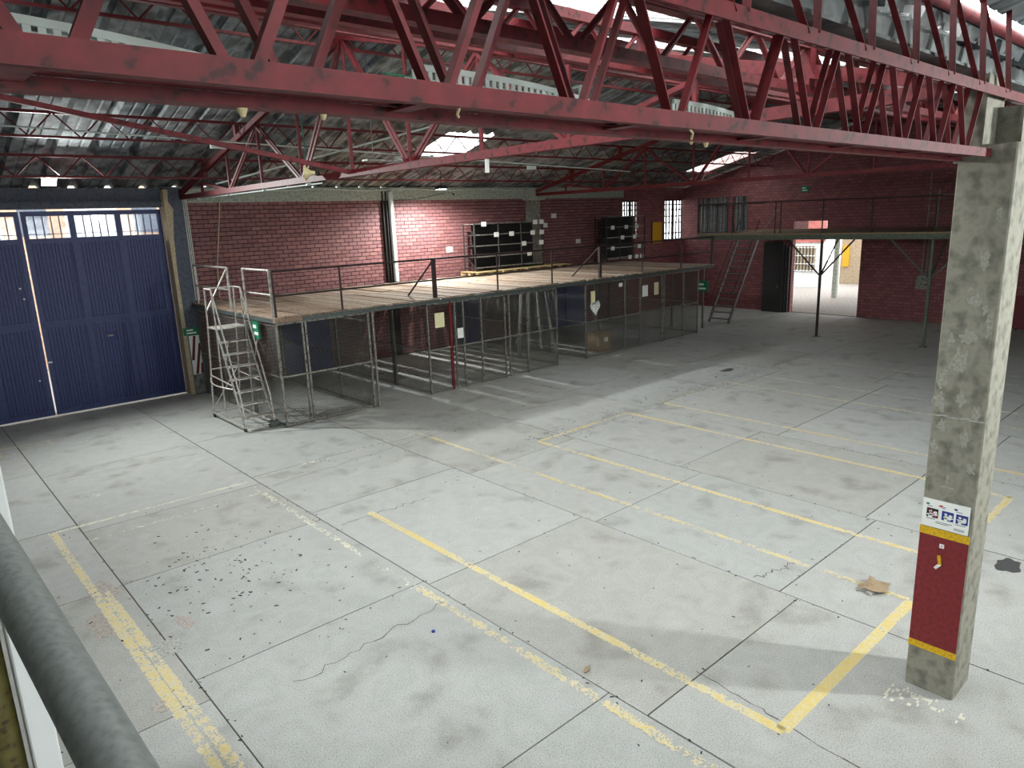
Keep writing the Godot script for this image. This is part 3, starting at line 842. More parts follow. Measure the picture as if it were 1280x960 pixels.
# ------------------------------------------------------------------ raised platform
func build_mezzanine() -> void:
	var t := thing("raised_platform", "long raised platform of weathered planks along the brick wall", "platform", Vector3(14.9, 0, -17.5))
	var x := 6.36
	var k := 0
	while x < 23.35:
		var w := rng.randf_range(0.2, 0.29)
		var gap := rng.randf_range(0.012, 0.05) if rng.randf() < 0.75 else 0.09
		var zc := -17.7 + rng.randf_range(-0.3, 0.3)
		for r in 2:
			var z0: float = (WZ + 0.34) if r == 0 else zc + 0.015
			var z1: float = zc - 0.015 if r == 0 else -14.78 + rng.randf_range(-0.05, 0.05)
			var y := 2.5 + rng.randf_range(-0.012, 0.006)
			var mid := Vector3(x + w / 2.0, y - 0.02, (z0 + z1) / 2.0)
			put("plank", unit_box, mats["plank_%d" % rng.randi_range(0, 4)], t, Transform3D(Basis(Vector3.UP, rng.randf_range(-0.006, 0.006)) * Basis.from_scale(Vector3(minf(w, 23.42 - x), 0.036, z1 - z0)), mid))
		x += w + gap
		k += 1
	# steel frame
	var e: Material = mats["edge_steel"]
	box("edge_beam", Vector3(6.36, 2.36, -14.86), Vector3(23.42, 2.455, -14.80), e, t)
	box("edge_lip", Vector3(6.36, 2.445, -14.81), Vector3(23.42, 2.46, -14.74), e, t)
	box("edge_beam", Vector3(6.34, 2.36, WZ + 0.36), Vector3(6.4, 2.455, -14.8), e, t)
	box("end_board", Vector3(6.33, 2.38, -14.86), Vector3(6.95, 2.47, -14.72), mats["plank_2"], t)
	for z in [-16.6, -18.4, -19.9]:
		box("joist", Vector3(6.4, 2.34, z - 0.03), Vector3(23.4, 2.46, z + 0.03), e, t)
	for px in [6.42, 10.4, 15.1, 19.0, 23.35]:
		for z in [-16.6, -19.8]:
			box("prop", Vector3(px - 0.03, 0, z - 0.03), Vector3(px + 0.03, 2.36, z + 0.03), e, t)
	# guard rail along the front
	var g := thing("guard_rail", "dark steel guard rail along the front of the plank platform", "railing", Vector3(15.0, 2.5, -14.85))
	var rm: Material = mats["rail_steel"]
	var zf := -14.86
	var posts := [6.42, 8.03, 10.68, 12.81, 14.93, 17.06, 19.19, 21.4, 23.36]
	tube("top_rail", Vector3(6.42, 3.48, zf), Vector3(23.36, 3.48, zf), 0.025, rm, g)
	tube("middle_rail", Vector3(6.42, 2.95, zf), Vector3(23.36, 2.95, zf), 0.022, rm, g)
	for i in posts.size():
		var p: float = posts[i]
		if i in [2, 5, 8]:
			box("post", Vector3(p - 0.045, 2.46, zf - 0.04), Vector3(p + 0.045, 3.5, zf + 0.04), rm, g)
			if i < 8:
				tube("brace", Vector3(p, 3.45, zf), Vector3(p - 0.05, 2.5, zf - 1.15), 0.024, rm, g)
		else:
			tube("post", Vector3(p, 2.46, zf), Vector3(p, 3.48, zf), 0.024, rm, g)
	# pale loops at the ladder opening
	var lm: Material = mats["ladder_steel"]
	for lp in [[-16.45, -15.0, "pale steel hand loop on the platform edge by the guard rail"], [-19.7, -17.4, "pale steel hand loop on the platform edge by the brick wall"]]:
		var h := thing("hand_loop", lp[2], "railing", Vector3(6.42, 2.5, (lp[0] + lp[1]) / 2.0))
		tube("upright", Vector3(6.42, 2.46, lp[0]), Vector3(6.42, 3.5, lp[0]), 0.022, lm, h)
		tube("upright", Vector3(6.42, 2.46, lp[1]), Vector3(6.42, 3.5, lp[1]), 0.028, lm, h)
		tube("top_bar", Vector3(6.42, 3.5, lp[0]), Vector3(6.42, 3.5, lp[1]), 0.025, lm, h)
		tube("middle_bar", Vector3(6.42, 2.97, lp[0]), Vector3(6.42, 2.97, lp[1]), 0.02, lm, h)
		if lp[0] < -19.0:
			tube("brace", Vector3(6.42, 3.48, -17.42), Vector3(5.75, 2.52, -17.2), 0.018, lm, h)

# ------------------------------------------------------------------ wire cages
func mesh_panel(a: Vector3, b: Vector3, h: float, parent: Node, pitch := 0.075, r := 0.0042) -> void:
	# diamond wire between two floor points, clipped to the panel
	var st := st_new()
	var d := b - a
	var len := d.length()
	var u := d / len
	var nrm := u.cross(Vector3.UP)
	var c := -h
	while c < len:
		for s in [1, -1]:
			# s = 1: rises along u from (c, 0); s = -1 mirrored
			var t0 := maxf(0.0, -c)
			var t1 := minf(h, len - c)
			if t1 - t0 < 0.02: continue
			var p0 := c + t0; var p1 := c + t1
			if s == -1:
				p0 = len - p0; p1 = len - p1
			var A := a + u * p0 + Vector3(0, t0, 0)
			var B := a + u * p1 + Vector3(0, t1, 0)
			var dir := (B - A).normalized()
			var q := dir.cross(nrm) * r
			var e1 := q; var e2 := -q * 0.5 + nrm * r * 0.87; var e3 := -q * 0.5 - nrm * r * 0.87
			quad(st, A + e1, B + e1, B + e2, A + e2)
			quad(st, A + e2, B + e2, B + e3, A + e3)
			quad(st, A + e3, B + e3, B + e1, A + e1)
		c += pitch
	var o := put("chain_link", done(st), mats["cage_wire"], parent, Transform3D.IDENTITY)
	o.set_meta("kind", "stuff")

func build_cages() -> void:
	var cs: Material = mats["cage_steel"]
	var z := -14.88
	var defs := [
		[[6.4, 7.0, 7.08, 8.68], "wire cage under the platform beside the rolling ladder", 6.4, 8.68],
		[[10.4, 11.28, 11.56, 12.17, 13.03, 13.19, 13.89, 15.1], "wire cage under the middle of the platform with a dark red post", 10.4, 15.1],
		[[16.4, 18.31, 19.12, 20.32, 20.46, 21.6, 22.51], "wire cage under the platform's stair end with paper notices", 16.4, 22.51]]
	for ci in 3:
		var df = defs[ci]
		var x0: float = df[2]; var x1: float = df[3]
		var t := thing("wire_cage", df[1], "cage", Vector3((x0 + x1) / 2.0, 0, -16.5))
		for p in df[0]:
			box("post", Vector3(p - 0.022, 0, z - 0.022), Vector3(p + 0.022, 2.36, z + 0.022), cs, t)
		for y in [0.05, 1.15, 2.33]:
			box("rail", Vector3(x0, y - 0.018, z - 0.018), Vector3(x1, y + 0.018, z + 0.018), cs, t)
		for p in range(df[0].size() - 1):
			var a: float = df[0][p]; var b: float = df[0][p + 1]
			if b - a > 0.2:
				mesh_panel(Vector3(a, 0.05, z), Vector3(b, 0.05, z), 2.28, t)
		# side walls of the cage
		for sx in [x0, x1]:
			for sz in [-16.5, -18.3, -19.9]:
				box("post", Vector3(sx - 0.02, 0, sz - 0.02), Vector3(sx + 0.02, 2.34, sz + 0.02), cs, t)
			for y in [0.05, 1.15, 2.3]:
				box("rail", Vector3(sx - 0.016, y - 0.016, -19.9), Vector3(sx + 0.016, y + 0.016, z), cs, t)
			mesh_panel(Vector3(sx, 0.05, -19.9), Vector3(sx, 0.05, z), 2.25, t, 0.085)
		if ci == 1:
			box("red_post", Vector3(11.1, 0, z - 0.03), Vector3(11.17, 2.36, z + 0.02), mats["red_steel"], t)
	var sp := thing("wire_gate", "open wire gate standing beside the first cage's aisle", "gate", Vector3(8.8, 0, z))
	box("post", Vector3(8.78, 0, z - 0.025), Vector3(8.83, 2.36, z + 0.025), cs, sp)
	# blue sheets stored against the long wall below the platform
	for b in [[8.76, 10.3], [15.2, 16.3], [19.6, 22.0]]:
		var bp := thing("blue_sheet", "flat blue panels leaning on the wall %s" % ("behind the cage by the rolling ladder" if b[0] < 10.0 else "behind the middle wire cage" if b[0] < 17.0 else "behind the cage with the paper arrow"), "panel", Vector3((b[0] + b[1]) / 2.0, 0.0, -19.95), "blue panels under the platform")
		for k in 2:
			var w: float = (b[1] - b[0]) / 2.0
			box("leaf", Vector3(b[0] + w * k + 0.01, 0.02, -20.0 + 0.02 * k), Vector3(b[0] + w * (k + 1) - 0.01, 2.2, -19.96 + 0.02 * k), mats["blue_panel"], bp)
		box("base_rail", Vector3(b[0], 0.0, -20.0), Vector3(b[1], 0.06, -19.9), mats["cage_steel"], bp)
	# papers tied to the wire
	var zf := z + 0.024
	for p in [["paper_notice", "cream paper tied to the wire beside the dark red post", 10.62, 10.92, 1.72, 2.1, "paper_yellow"], ["paper_notice", "white square paper tied between two posts of the middle cage", 11.33, 11.53, 1.35, 1.62, "paper"],
		["paper_notice", "tall cream paper tied above the white arrow", 16.62, 16.82, 1.68, 2.1, "paper_yellow"], ["paper_notice", "white paper on the far gate next to a cream paper", 19.2, 19.5, 1.68, 2.05, "paper"], ["paper_notice", "cream paper on the far gate next to a white paper", 19.85, 20.1, 1.68, 2.1, "paper_yellow"], ["paper_notice", "small white tag at the platform edge above the cage", 17.98, 18.16, 2.12, 2.24, "paper"]]:
		var o := thing(p[0], p[1], "notice", Vector3((p[2] + p[3]) / 2.0, p[4], zf))
		box("sheet", Vector3(p[2], p[4], zf), Vector3(p[3], p[5], zf + 0.004), mats[p[6]], o)
		box("tie", Vector3((p[2] + p[3]) / 2.0 - 0.01, p[5] - 0.03, zf - 0.02), Vector3((p[2] + p[3]) / 2.0 + 0.01, p[5] - 0.015, zf + 0.006), mats["cage_wire"], o)
	var ar := thing("paper_arrow", "white chequered paper arrow pointing down on the wire", "notice", Vector3(16.8, 1.4, zf))
	var st := st_new()
	var an := [Vector3(16.58, 1.68, zf + 0.006), Vector3(16.66, 1.78, zf + 0.006), Vector3(16.80, 1.68, zf + 0.006), Vector3(16.98, 1.8, zf + 0.006), Vector3(17.06, 1.62, zf + 0.006), Vector3(16.84, 1.33, zf + 0.006), Vector3(16.6, 1.56, zf + 0.006)]
	for k in range(1, 6):
		for v in [an[0], an[k], an[k + 1]]: st.add_vertex(v)
	put("arrow_sheet", done(st), mats["paper"], ar, Transform3D.IDENTITY)
	for k in 4:
		for j in 3:
			if (k + j) % 2 == 0:
				box("check", Vector3(16.66 + k * 0.08, 1.52 + j * 0.05, zf + 0.006), Vector3(16.70 + k * 0.08, 1.545 + j * 0.05, zf + 0.009), mats["sign_text"], ar)
	green_sign("green sign on the wall column beside the cages and the stair", Vector3(23.6, 1.62, -15.4), Vector3(0.03, 0.4, 0.5), false)
	var gs := thing("sign_post", "slim dark post that carries a green sign by the stair", "post", Vector3(23.64, 0, -15.4))
	box("pole", Vector3(23.62, 0, -15.43), Vector3(23.68, 2.3, -15.37), mats["edge_steel"], gs)
	box("bracket", Vector3(23.6, 1.5, -15.5), Vector3(23.64, 1.56, -15.3), mats["edge_steel"], gs)
	# cartons inside the far cage
	var cb := thing("carton", "open brown carton on the floor inside the far cage", "box", Vector3(18.0, 0, -15.5))
	box("body", Vector3(17.5, 0, -15.8), Vector3(18.1, 0.62, -15.3), mats["cardboard"], cb)
	member("flap", Vector3(17.5, 0.62, -15.3), Vector3(17.35, 0.7, -15.05), 0.55, 0.01, mats["cardboard"], cb)
	box("label_sheet", Vector3(17.75, 0.3, -15.3), Vector3(17.95, 0.45, -15.296), mats["paper"], cb)
	var tp := thing("paper_scrap", "small white scrap of paper lying before the far cage", "scrap", Vector3(17.4, 0.0, -14.45))
	put("sheet", blob(0.12, 0.05, 77, 0.5, 12, 0.004), mats["paper"], tp, Transform3D(Basis(), Vector3(17.4, 0.001, -14.45)))

# ------------------------------------------------------------------ rolling ladder
func build_ladder() -> void:
	var m: Material = mats["ladder_steel"]
	var t := thing("rolling_ladder", "pale steel rolling ladder with flat steps at the platform's end", "ladder", Vector3(5.95, 0, -16.2))
	var xa := 5.6; var xb := 6.26
	var z0 := -15.2; var z1 := -17.2
	for x in [xa, xb]:
		tube("base_tube", Vector3(x, 0.1, z0), Vector3(x, 0.1, z1), 0.022, m, t)
		tube("stringer", Vector3(x, 0.1, z0 - 0.05), Vector3(x, 2.2, z0 - 1.05), 0.024, m, t)
		tube("rear_leg", Vector3(x, 0.1, z1 + 0.04), Vector3(x, 2.22, z1 + 0.42), 0.02, m, t)
		tube("front_leg", Vector3(x, 0.1, z0), Vector3(x, 0.75, z0 - 0.1), 0.018, m, t)
		tube("middle_leg", Vector3(x, 0.1, z0 - 1.15), Vector3(x, 2.2, z0 - 1.05), 0.018, m, t)
		tube("hand_rail", Vector3(x, 0.75, z0 - 0.1), Vector3(x, 3.1, z0 - 1.1), 0.018, m, t)
		tube("hand_rail", Vector3(x, 3.1, z0 - 1.1), Vector3(x, 3.1, z1 + 0.5), 0.018, m, t)
		tube("rail_post", Vector3(x, 2.2, z0 - 1.05), Vector3(x, 3.1, z0 - 1.1), 0.016, m, t)
		tube("rail_post", Vector3(x, 2.2, z1 + 0.42), Vector3(x, 3.1, z1 + 0.5), 0.018, m, t)
		tube("side_brace", Vector3(x, 1.05, z1 + 0.2), Vector3(x, 0.98, z0 - 0.42), 0.014, m, t)
		tube("side_brace", Vector3(x, 1.5, z0 - 0.7), Vector3(x, 1.95, z0 - 0.45), 0.012, m, t)
		for z in [z0 - 0.05, z1 + 0.08]:
			tube("wheel", Vector3(x - 0.02, 0.055, z), Vector3(x + 0.02, 0.055, z), 0.055, mats["sign_black"], t)
	for z in [z0, z1, z0 - 1.15]:
		tube("cross_tube", Vector3(xa, 0.1, z), Vector3(xb, 0.1, z), 0.02, m, t)
	tube("cross_tube", Vector3(xa, 1.2, z1 + 0.24), Vector3(xb, 1.2, z1 + 0.24), 0.014, m, t)
	tube("cross_tube", Vector3(xa, 3.1, z1 + 0.5), Vector3(xb, 3.1, z1 + 0.5), 0.018, m, t)
	tube("cross_brace", Vector3(xa, 0.2, z1 + 0.05), Vector3(xb, 1.2, z1 + 0.24), 0.012, m, t)
	for k in 7:
		var y := 0.3 + 0.272 * k
		var z := lerpf(z0 - 0.05, z0 - 1.05, (y - 0.1) / 2.1)
		box("step", Vector3(xa, y - 0.025, z - 0.11), Vector3(xb, y, z + 0.07), m, t)
	box("top_step", Vector3(xa - 0.02, 2.2, z1 + 0.44), Vector3(xb + 0.02, 2.23, z0 - 1.0), m, t)
	# bowed side tube
	var pts := []
	for k in 9:
		var u := k / 8.0
		pts.append(Vector3(xa - 0.18 * sin(u * PI), 1.0 - 0.1 * u, lerpf(z1 + 0.2, z0 - 0.5, u)))
	wire("bowed_tube", pts, 0.016, m, t, 8)
	box("shoe_plate", Vector3(xb - 0.12, 0.02, z0 - 0.1), Vector3(xb + 0.08, 0.14, z0 + 0.06), mats["edge_steel"], t)
	green_sign("small green sign on the platform corner behind the rolling ladder", Vector3(6.3, 2.16, -15.75), Vector3(0.02, 0.4, 0.42), false)

# ------------------------------------------------------------------ racks on the platform
func rack(label: String, x0: float, x1: float, z0: float, z1: float, y0: float, h: float, tags: Array) -> void:
	var t := thing("storage_rack", label, "rack", Vector3((x0 + x1) / 2.0, y0, (z0 + z1) / 2.0), "dark racks on the platform")
	var m: Material = mats["rack_steel"]
	for k in 4:
		var x := lerpf(x0, x1, k / 3.0)
		for z in [z0, z1]:
			box("upright", Vector3(x - 0.02, y0, z - 0.02), Vector3(x + 0.02, y0 + h, z + 0.02), m, t)
	for k in 5:
		var y := y0 + 0.1 + (h - 0.12) * k / 4.0
		box("shelf", Vector3(x0, y - 0.015, z0), Vector3(x1, y + 0.005, z1), mats["rack_steel"] if k < 4 else mats["cage_steel"], t)
		box("shelf_lip", Vector3(x0, y - 0.02, z1), Vector3(x1, y + 0.02, z1 + 0.015), mats["cage_steel"], t)
	box("back_panel", Vector3(x0 + 0.35, y0 + 0.02, z0), Vector3(x1, y0 + h - 0.03, z0 + 0.02), mats["rack_back"], t)
	member("side_brace", Vector3(x0, y0 + 0.1, z1), Vector3(x0, y0 + h * 0.35, z0), 0.02, 0.02, m, t)
	for g in tags:
		var y: float = y0 + 0.1 + (h - 0.12) * g[1] / 4.0
		var x: float = lerpf(x0, x1, g[0])
		box("tag", Vector3(x - 0.11, y - 0.09, z1 + 0.016), Vector3(x + 0.11, y + 0.07, z1 + 0.022), mats["paper"], t)

func build_racks() -> void:
	rack("dark steel shelf rack with white tags standing on pallets", 15.75, 19.05, -20.0, -19.4, 2.66, 1.62, [[0.13, 4], [0.88, 4], [0.98, 4], [0.3, 3], [0.52, 3], [0.84, 3], [0.98, 3], [0.7, 2], [0.97, 2], [0.78, 1]])
	rack("dark shelf rack with white tags next to the barred windows", 22.7, 25.2, -20.0, -19.4, 2.54, 1.8, [[0.15, 3], [0.5, 3], [0.78, 3], [0.4, 2], [0.72, 2], [0.15, 1], [0.85, 1], [0.6, 0], [0.78, 0], [0.92, 0]])
	for k in 4:
		var x := 15.5 + k * 1.17
		var p := thing("wooden_pallet", "pale wooden pallet under the tagged rack, %s from the wall column" % ["fourth", "third", "second", "first"][k], "pallet", Vector3(x + 0.55, 2.51, -19.6), "pallets on the platform")
		for i in 5:
			box("top_board", Vector3(x, 2.62, -19.98 + i * 0.21), Vector3(x + 1.12, 2.64, -19.83 + i * 0.21), mats["pale_wood"], p)
		for i in 3:
			for j in 3:
				box("block", Vector3(x + 0.02 + i * 0.49, 2.51, -19.98 + j * 0.42), Vector3(x + 0.14 + i * 0.49, 2.62, -19.85 + j * 0.42), mats["pale_wood"], p)
	for g in [["white paper slip on the bricks beside the rack", 15.35, 3.42, "paper"], ["white slip on the dark bricks, the higher of two close together", 20.6, 4.45, "paper"], ["white slip on the dark bricks, the lower of two close together", 20.1, 4.1, "paper"], ["white slip low on the dark bricks towards the windows", 22.0, 3.4, "paper"]]:
		var s := thing("paper_slip", g[0], "paper", Vector3(g[1], g[2], WZ + 0.03))
		box("sheet", Vector3(g[1] - 0.14, g[2] - 0.09, WZ + 0.02), Vector3(g[1] + 0.14, g[2] + 0.09, WZ + 0.026), mats[g[3]], s)
	# upright pipes on the brick wall
	var d := thing("dark_channel", "dark steel channel running up the brick wall", "channel", Vector3(12.78, 2.5, WZ + 0.1))
	box("web", Vector3(12.7, 2.5, WZ + 0.02), Vector3(12.84, 5.4, WZ + 0.05), mats["rack_steel"], d)
	for s in [12.7, 12.825]:
		box("flange", Vector3(s, 2.5, WZ + 0.05), Vector3(s + 0.015, 5.4, WZ + 0.13), mats["rack_steel"], d)
	var p := thing("drain_pipe", "pale round drain pipe running up the brick wall", "pipe", Vector3(13.02, 2.5, WZ + 0.1))
	tube("pipe", Vector3(13.02, 2.5, WZ + 0.11), Vector3(13.0, 5.38, WZ + 0.11), 0.085, mats["conduit"], p)
	tube("collar", Vector3(13.0, 5.2, WZ + 0.11), Vector3(13.0, 5.3, WZ + 0.11), 0.1, mats["conduit"], p)

# ------------------------------------------------------------------ far gallery, windows, stair
func barred_window(called: String, x0: float, x1: float, y0: float, y1: float, cols: Array) -> void:
	var w := struct(called, "tall barred window in the dark wall over the platform" if called == "window_1" else "wide barred window in the dark wall by the corner", "window")
	var z := WZ - 0.1
	var m: Material = mats["rack_steel"]
	for e in [[x0, y0, x0 + 0.05, y1], [x1 - 0.05, y0, x1, y1], [x0, y0, x1, y0 + 0.05], [x0, y1 - 0.05, x1, y1]]:
		box("frame", Vector3(e[0], e[1], z - 0.03), Vector3(e[2], e[3], z + 0.03), m, w)
	for c in cols:
		var hw := 0.09 if c == cols[cols.size() / 2] else 0.04
		box("mullion", Vector3(c - hw, y0, z - 0.015), Vector3(c + hw, y1, z + 0.015), m, w)
	box("transom", Vector3(x0, lerpf(y0, y1, 0.74), z - 0.02), Vector3(x1, lerpf(y0, y1, 0.74) + 0.05, z + 0.02), m, w)
	for f in [0.16, 0.42, 0.58, 0.87]:
		box("bar", Vector3(x0, lerpf(y0, y1, f), z - 0.01), Vector3(x1, lerpf(y0, y1, f) + 0.05, z + 0.01), m, w)
	box("pane", Vector3(x0, y0, z - 0.05), Vector3(x1, y1, z - 0.045), mats["glass"], w)

func build_gallery_far() -> void:
	barred_window("window_1", 24.9, 26.05, 3.33, 4.97, [25.12, 25.3, 25.5, 25.68, 25.86])
	barred_window("window_2", 27.95, EX - 0.05, 3.15, 4.99, [28.18, 28.42, 28.7, 28.98, 29.22])
	for p in [[-19.55, -18.0, 3.45, 5.0, 9], [-17.72, -17.05, 3.45, 5.0, 4]]:
		var w := struct("window_3" if p[4] == 9 else "window_4", "wide dark window behind upright bars" if p[4] == 9 else "narrow dark window behind upright bars", "window")
		box("pane", Vector3(EX + 0.1, p[2], p[0]), Vector3(EX + 0.106, p[3], p[1]), mats["glass"], w)
		for k in p[4] + 1:
			var z: float = lerpf(p[0], p[1], k / float(p[4]))
			box("bar", Vector3(EX - 0.05, p[2], z - 0.022), Vector3(EX - 0.02, p[3], z + 0.022), mats["cage_steel"] if k % 3 else mats["rack_steel"], w)
		box("sill", Vector3(EX - 0.08, p[2] - 0.06, p[0]), Vector3(EX, p[2], p[1]), mats["rack_steel"], w)
		box("bar", Vector3(EX - 0.05, p[3] - 0.36, p[0]), Vector3(EX - 0.02, p[3] - 0.32, p[1]), mats["rack_steel"], w)
	var yb := thing("yellow_board", "yellow board on the dark wall between the two barred windows", "board", Vector3(27.3, 3.1, WZ + 0.02))
	box("panel", Vector3(26.98, 3.08, WZ), Vector3(27.7, 4.0, WZ + 0.03), mats["yellow_board"], yb)
	box("frame_strip", Vector3(26.93, 3.05, WZ), Vector3(26.98, 4.05, WZ + 0.04), mats["rack_steel"], yb)
	# steel walkway on posts
	var t := thing("steel_walkway", "raised walkway on slim forked steel posts along the end wall", "walkway", Vector3(27, 0, -9))
	var wx := 24.2
	var zs := -16.1; var ze := -0.5
	box("edge_beam", Vector3(wx, 3.33, zs), Vector3(wx + 0.08, 3.5, ze), mats["walk_steel"], t)
	box("deck", Vector3(wx, 3.5, zs), Vector3(25.1, 3.55, ze), mats["walk_deck"], t)
	box("deck", Vector3(25.1, 3.5, -15.0), Vector3(EX - 0.01, 3.55, ze), mats["walk_deck"], t)
	box("deck", Vector3(27.4, 3.5, zs), Vector3(EX - 0.01, 3.55, -15.0), mats["walk_deck"], t)
	box("edge_beam", Vector3(wx, 3.33, zs), Vector3(EX - 0.01, 3.5, zs + 0.08), mats["walk_steel"], t)
	for z in [-13.4, -11.17, -7.75, -4.33]:
		box("cross_beam", Vector3(wx + 0.08, 3.35, z - 0.04), Vector3(EX - 0.01, 3.5, z + 0.04), mats["walk_steel"], t)
	for z in [-11.17, -7.75, -4.33]:
		tube("post", Vector3(wx + 0.04, 0, z), Vector3(wx + 0.04, 3.34, z), 0.045 if z < -10 else 0.055, mats["rail_steel"] if z < -10 else mats["walk_steel"], t)
		for d in [Vector3(0, 0, -1.25), Vector3(0, 0, 1.1), Vector3(1.3, 0, 0.0)]:
			tube("fork", Vector3(wx + 0.04, 2.1, z), Vector3(wx + 0.04, 3.36, z) + d, 0.028, mats["rail_steel"] if z < -10 else mats["walk_steel"], t, true)
		box("foot_plate", Vector3(wx - 0.06, 0, z - 0.1), Vector3(wx + 0.14, 0.02, z + 0.1), mats["walk_steel"], t)
	var g := thing("walkway_rail", "dark rail with slim posts along the far walkway", "railing", Vector3(wx, 3.55, -11))
	var rm: Material = mats["rail_steel"]
	tube("top_rail", Vector3(wx + 0.04, 4.66, zs), Vector3(wx + 0.04, 4.62, -7.6), 0.022, rm, g)
	tube("return_rail", Vector3(wx + 0.04, 4.66, zs), Vector3(EX - 0.1, 4.66, zs), 0.022, mats["cage_steel"], g)
	for z in [-16.08, -14.6, -12.9, -12.7, -11.2, -9.6, -7.75]:
		tube("post", Vector3(wx + 0.04, 3.55, z), Vector3(wx + 0.04, 4.64, z), 0.022, rm, g)
	tube("brace", Vector3(wx + 0.04, 3.6, -13.4), Vector3(wx + 0.04, 4.4, -12.8), 0.016, mats["cage_steel"], g)
	# steep stair up through the walkway
	var s := thing("steel_stair", "steep open steel stair climbing under the walkway", "stair", Vector3(25.2, 0, -15.5))
	var a := Vector3(24.95, 0.05, -15.5); var b := Vector3(27.15, 3.5, -15.5)
	for dz in [-0.44, 0.44]:
		member("stringer", a + Vector3(0, 0, dz), b + Vector3(0, 0, dz), 0.03, 0.14, mats["rail_steel"], s)
		tube("hand_rail", a + Vector3(0.1, 0.95, dz), b + Vector3(-0.1, 0.5, dz), 0.018, mats["rail_steel"], s, true)
	for k in 14:
		var p := a.lerp(b, (k + 0.6) / 14.2)
		box("tread", p + Vector3(-0.12, -0.015, -0.42), p + Vector3(0.1, 0.015, 0.42), mats["edge_steel"], s)
	# frame on the walkway
	var fr := thing("scaffold_frame", "tall pale tubular frame standing on the far walkway", "frame", Vector3(28.5, 3.55, -8))
	for z in [-9.35, -9.05, -6.4]:
		tube("upright", Vector3(28.5, 3.55, z), Vector3(28.5, 5.45 if z != -9.05 else 4.9, z), 0.022, mats["cage_steel"], fr, true)
	for y in [5.05, 4.68, 4.52, 4.04]:
		tube("rung", Vector3(28.5, y, -9.35), Vector3(28.5, y, -6.4), 0.018, mats["cage_steel"], fr, true)
	green_sign("small green exit sign high on the end wall", Vector3(EX - 0.02, 5.16, -14.45), Vector3(0.03, 0.24, 0.34), false)
	var jb := thing("junction_box", "grey electric box with two conduits under the walkway", "box", Vector3(EX - 0.1, 1.3, -9.6))
	box("case", Vector3(EX - 0.14, 1.25, -9.85), Vector3(EX - 0.01, 1.75, -9.45), mats["cage_steel"], jb)
	for z in [-9.7, -9.55]:
		tube("conduit", Vector3(EX - 0.06, 1.75, z), Vector3(EX - 0.06, 3.35, z), 0.025, mats["cage_steel"], jb)
	var mp := thing("maroon_panel", "low maroon panel standing at the end wall beyond the column", "panel", Vector3(EX - 0.2, 0, -5.5))
	box("sheet", Vector3(EX - 0.22, 0.05, -6.6), Vector3(EX - 0.17, 1.2, -4.4), mats["maroon"], mp)
	for z in [-6.5, -4.5]:
		box("stand", Vector3(EX - 0.35, 0, z - 0.03), Vector3(EX - 0.05, 0.05, z + 0.03), mats["rack_steel"], mp)
	var db := struct("added_panels_3", "added dark panels that deepen the shade on the wall beside the passage", "shutter")  # panels added to darken the wall where only shade lies
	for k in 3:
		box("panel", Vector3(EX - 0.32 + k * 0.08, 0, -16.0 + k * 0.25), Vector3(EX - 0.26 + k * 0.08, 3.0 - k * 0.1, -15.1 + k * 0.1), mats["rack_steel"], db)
		box("handle", Vector3(EX - 0.35 + k * 0.08, 1.05, -15.3 + k * 0.1), Vector3(EX - 0.32 + k * 0.08, 1.2, -15.27 + k * 0.1), mats["cage_steel"], db)

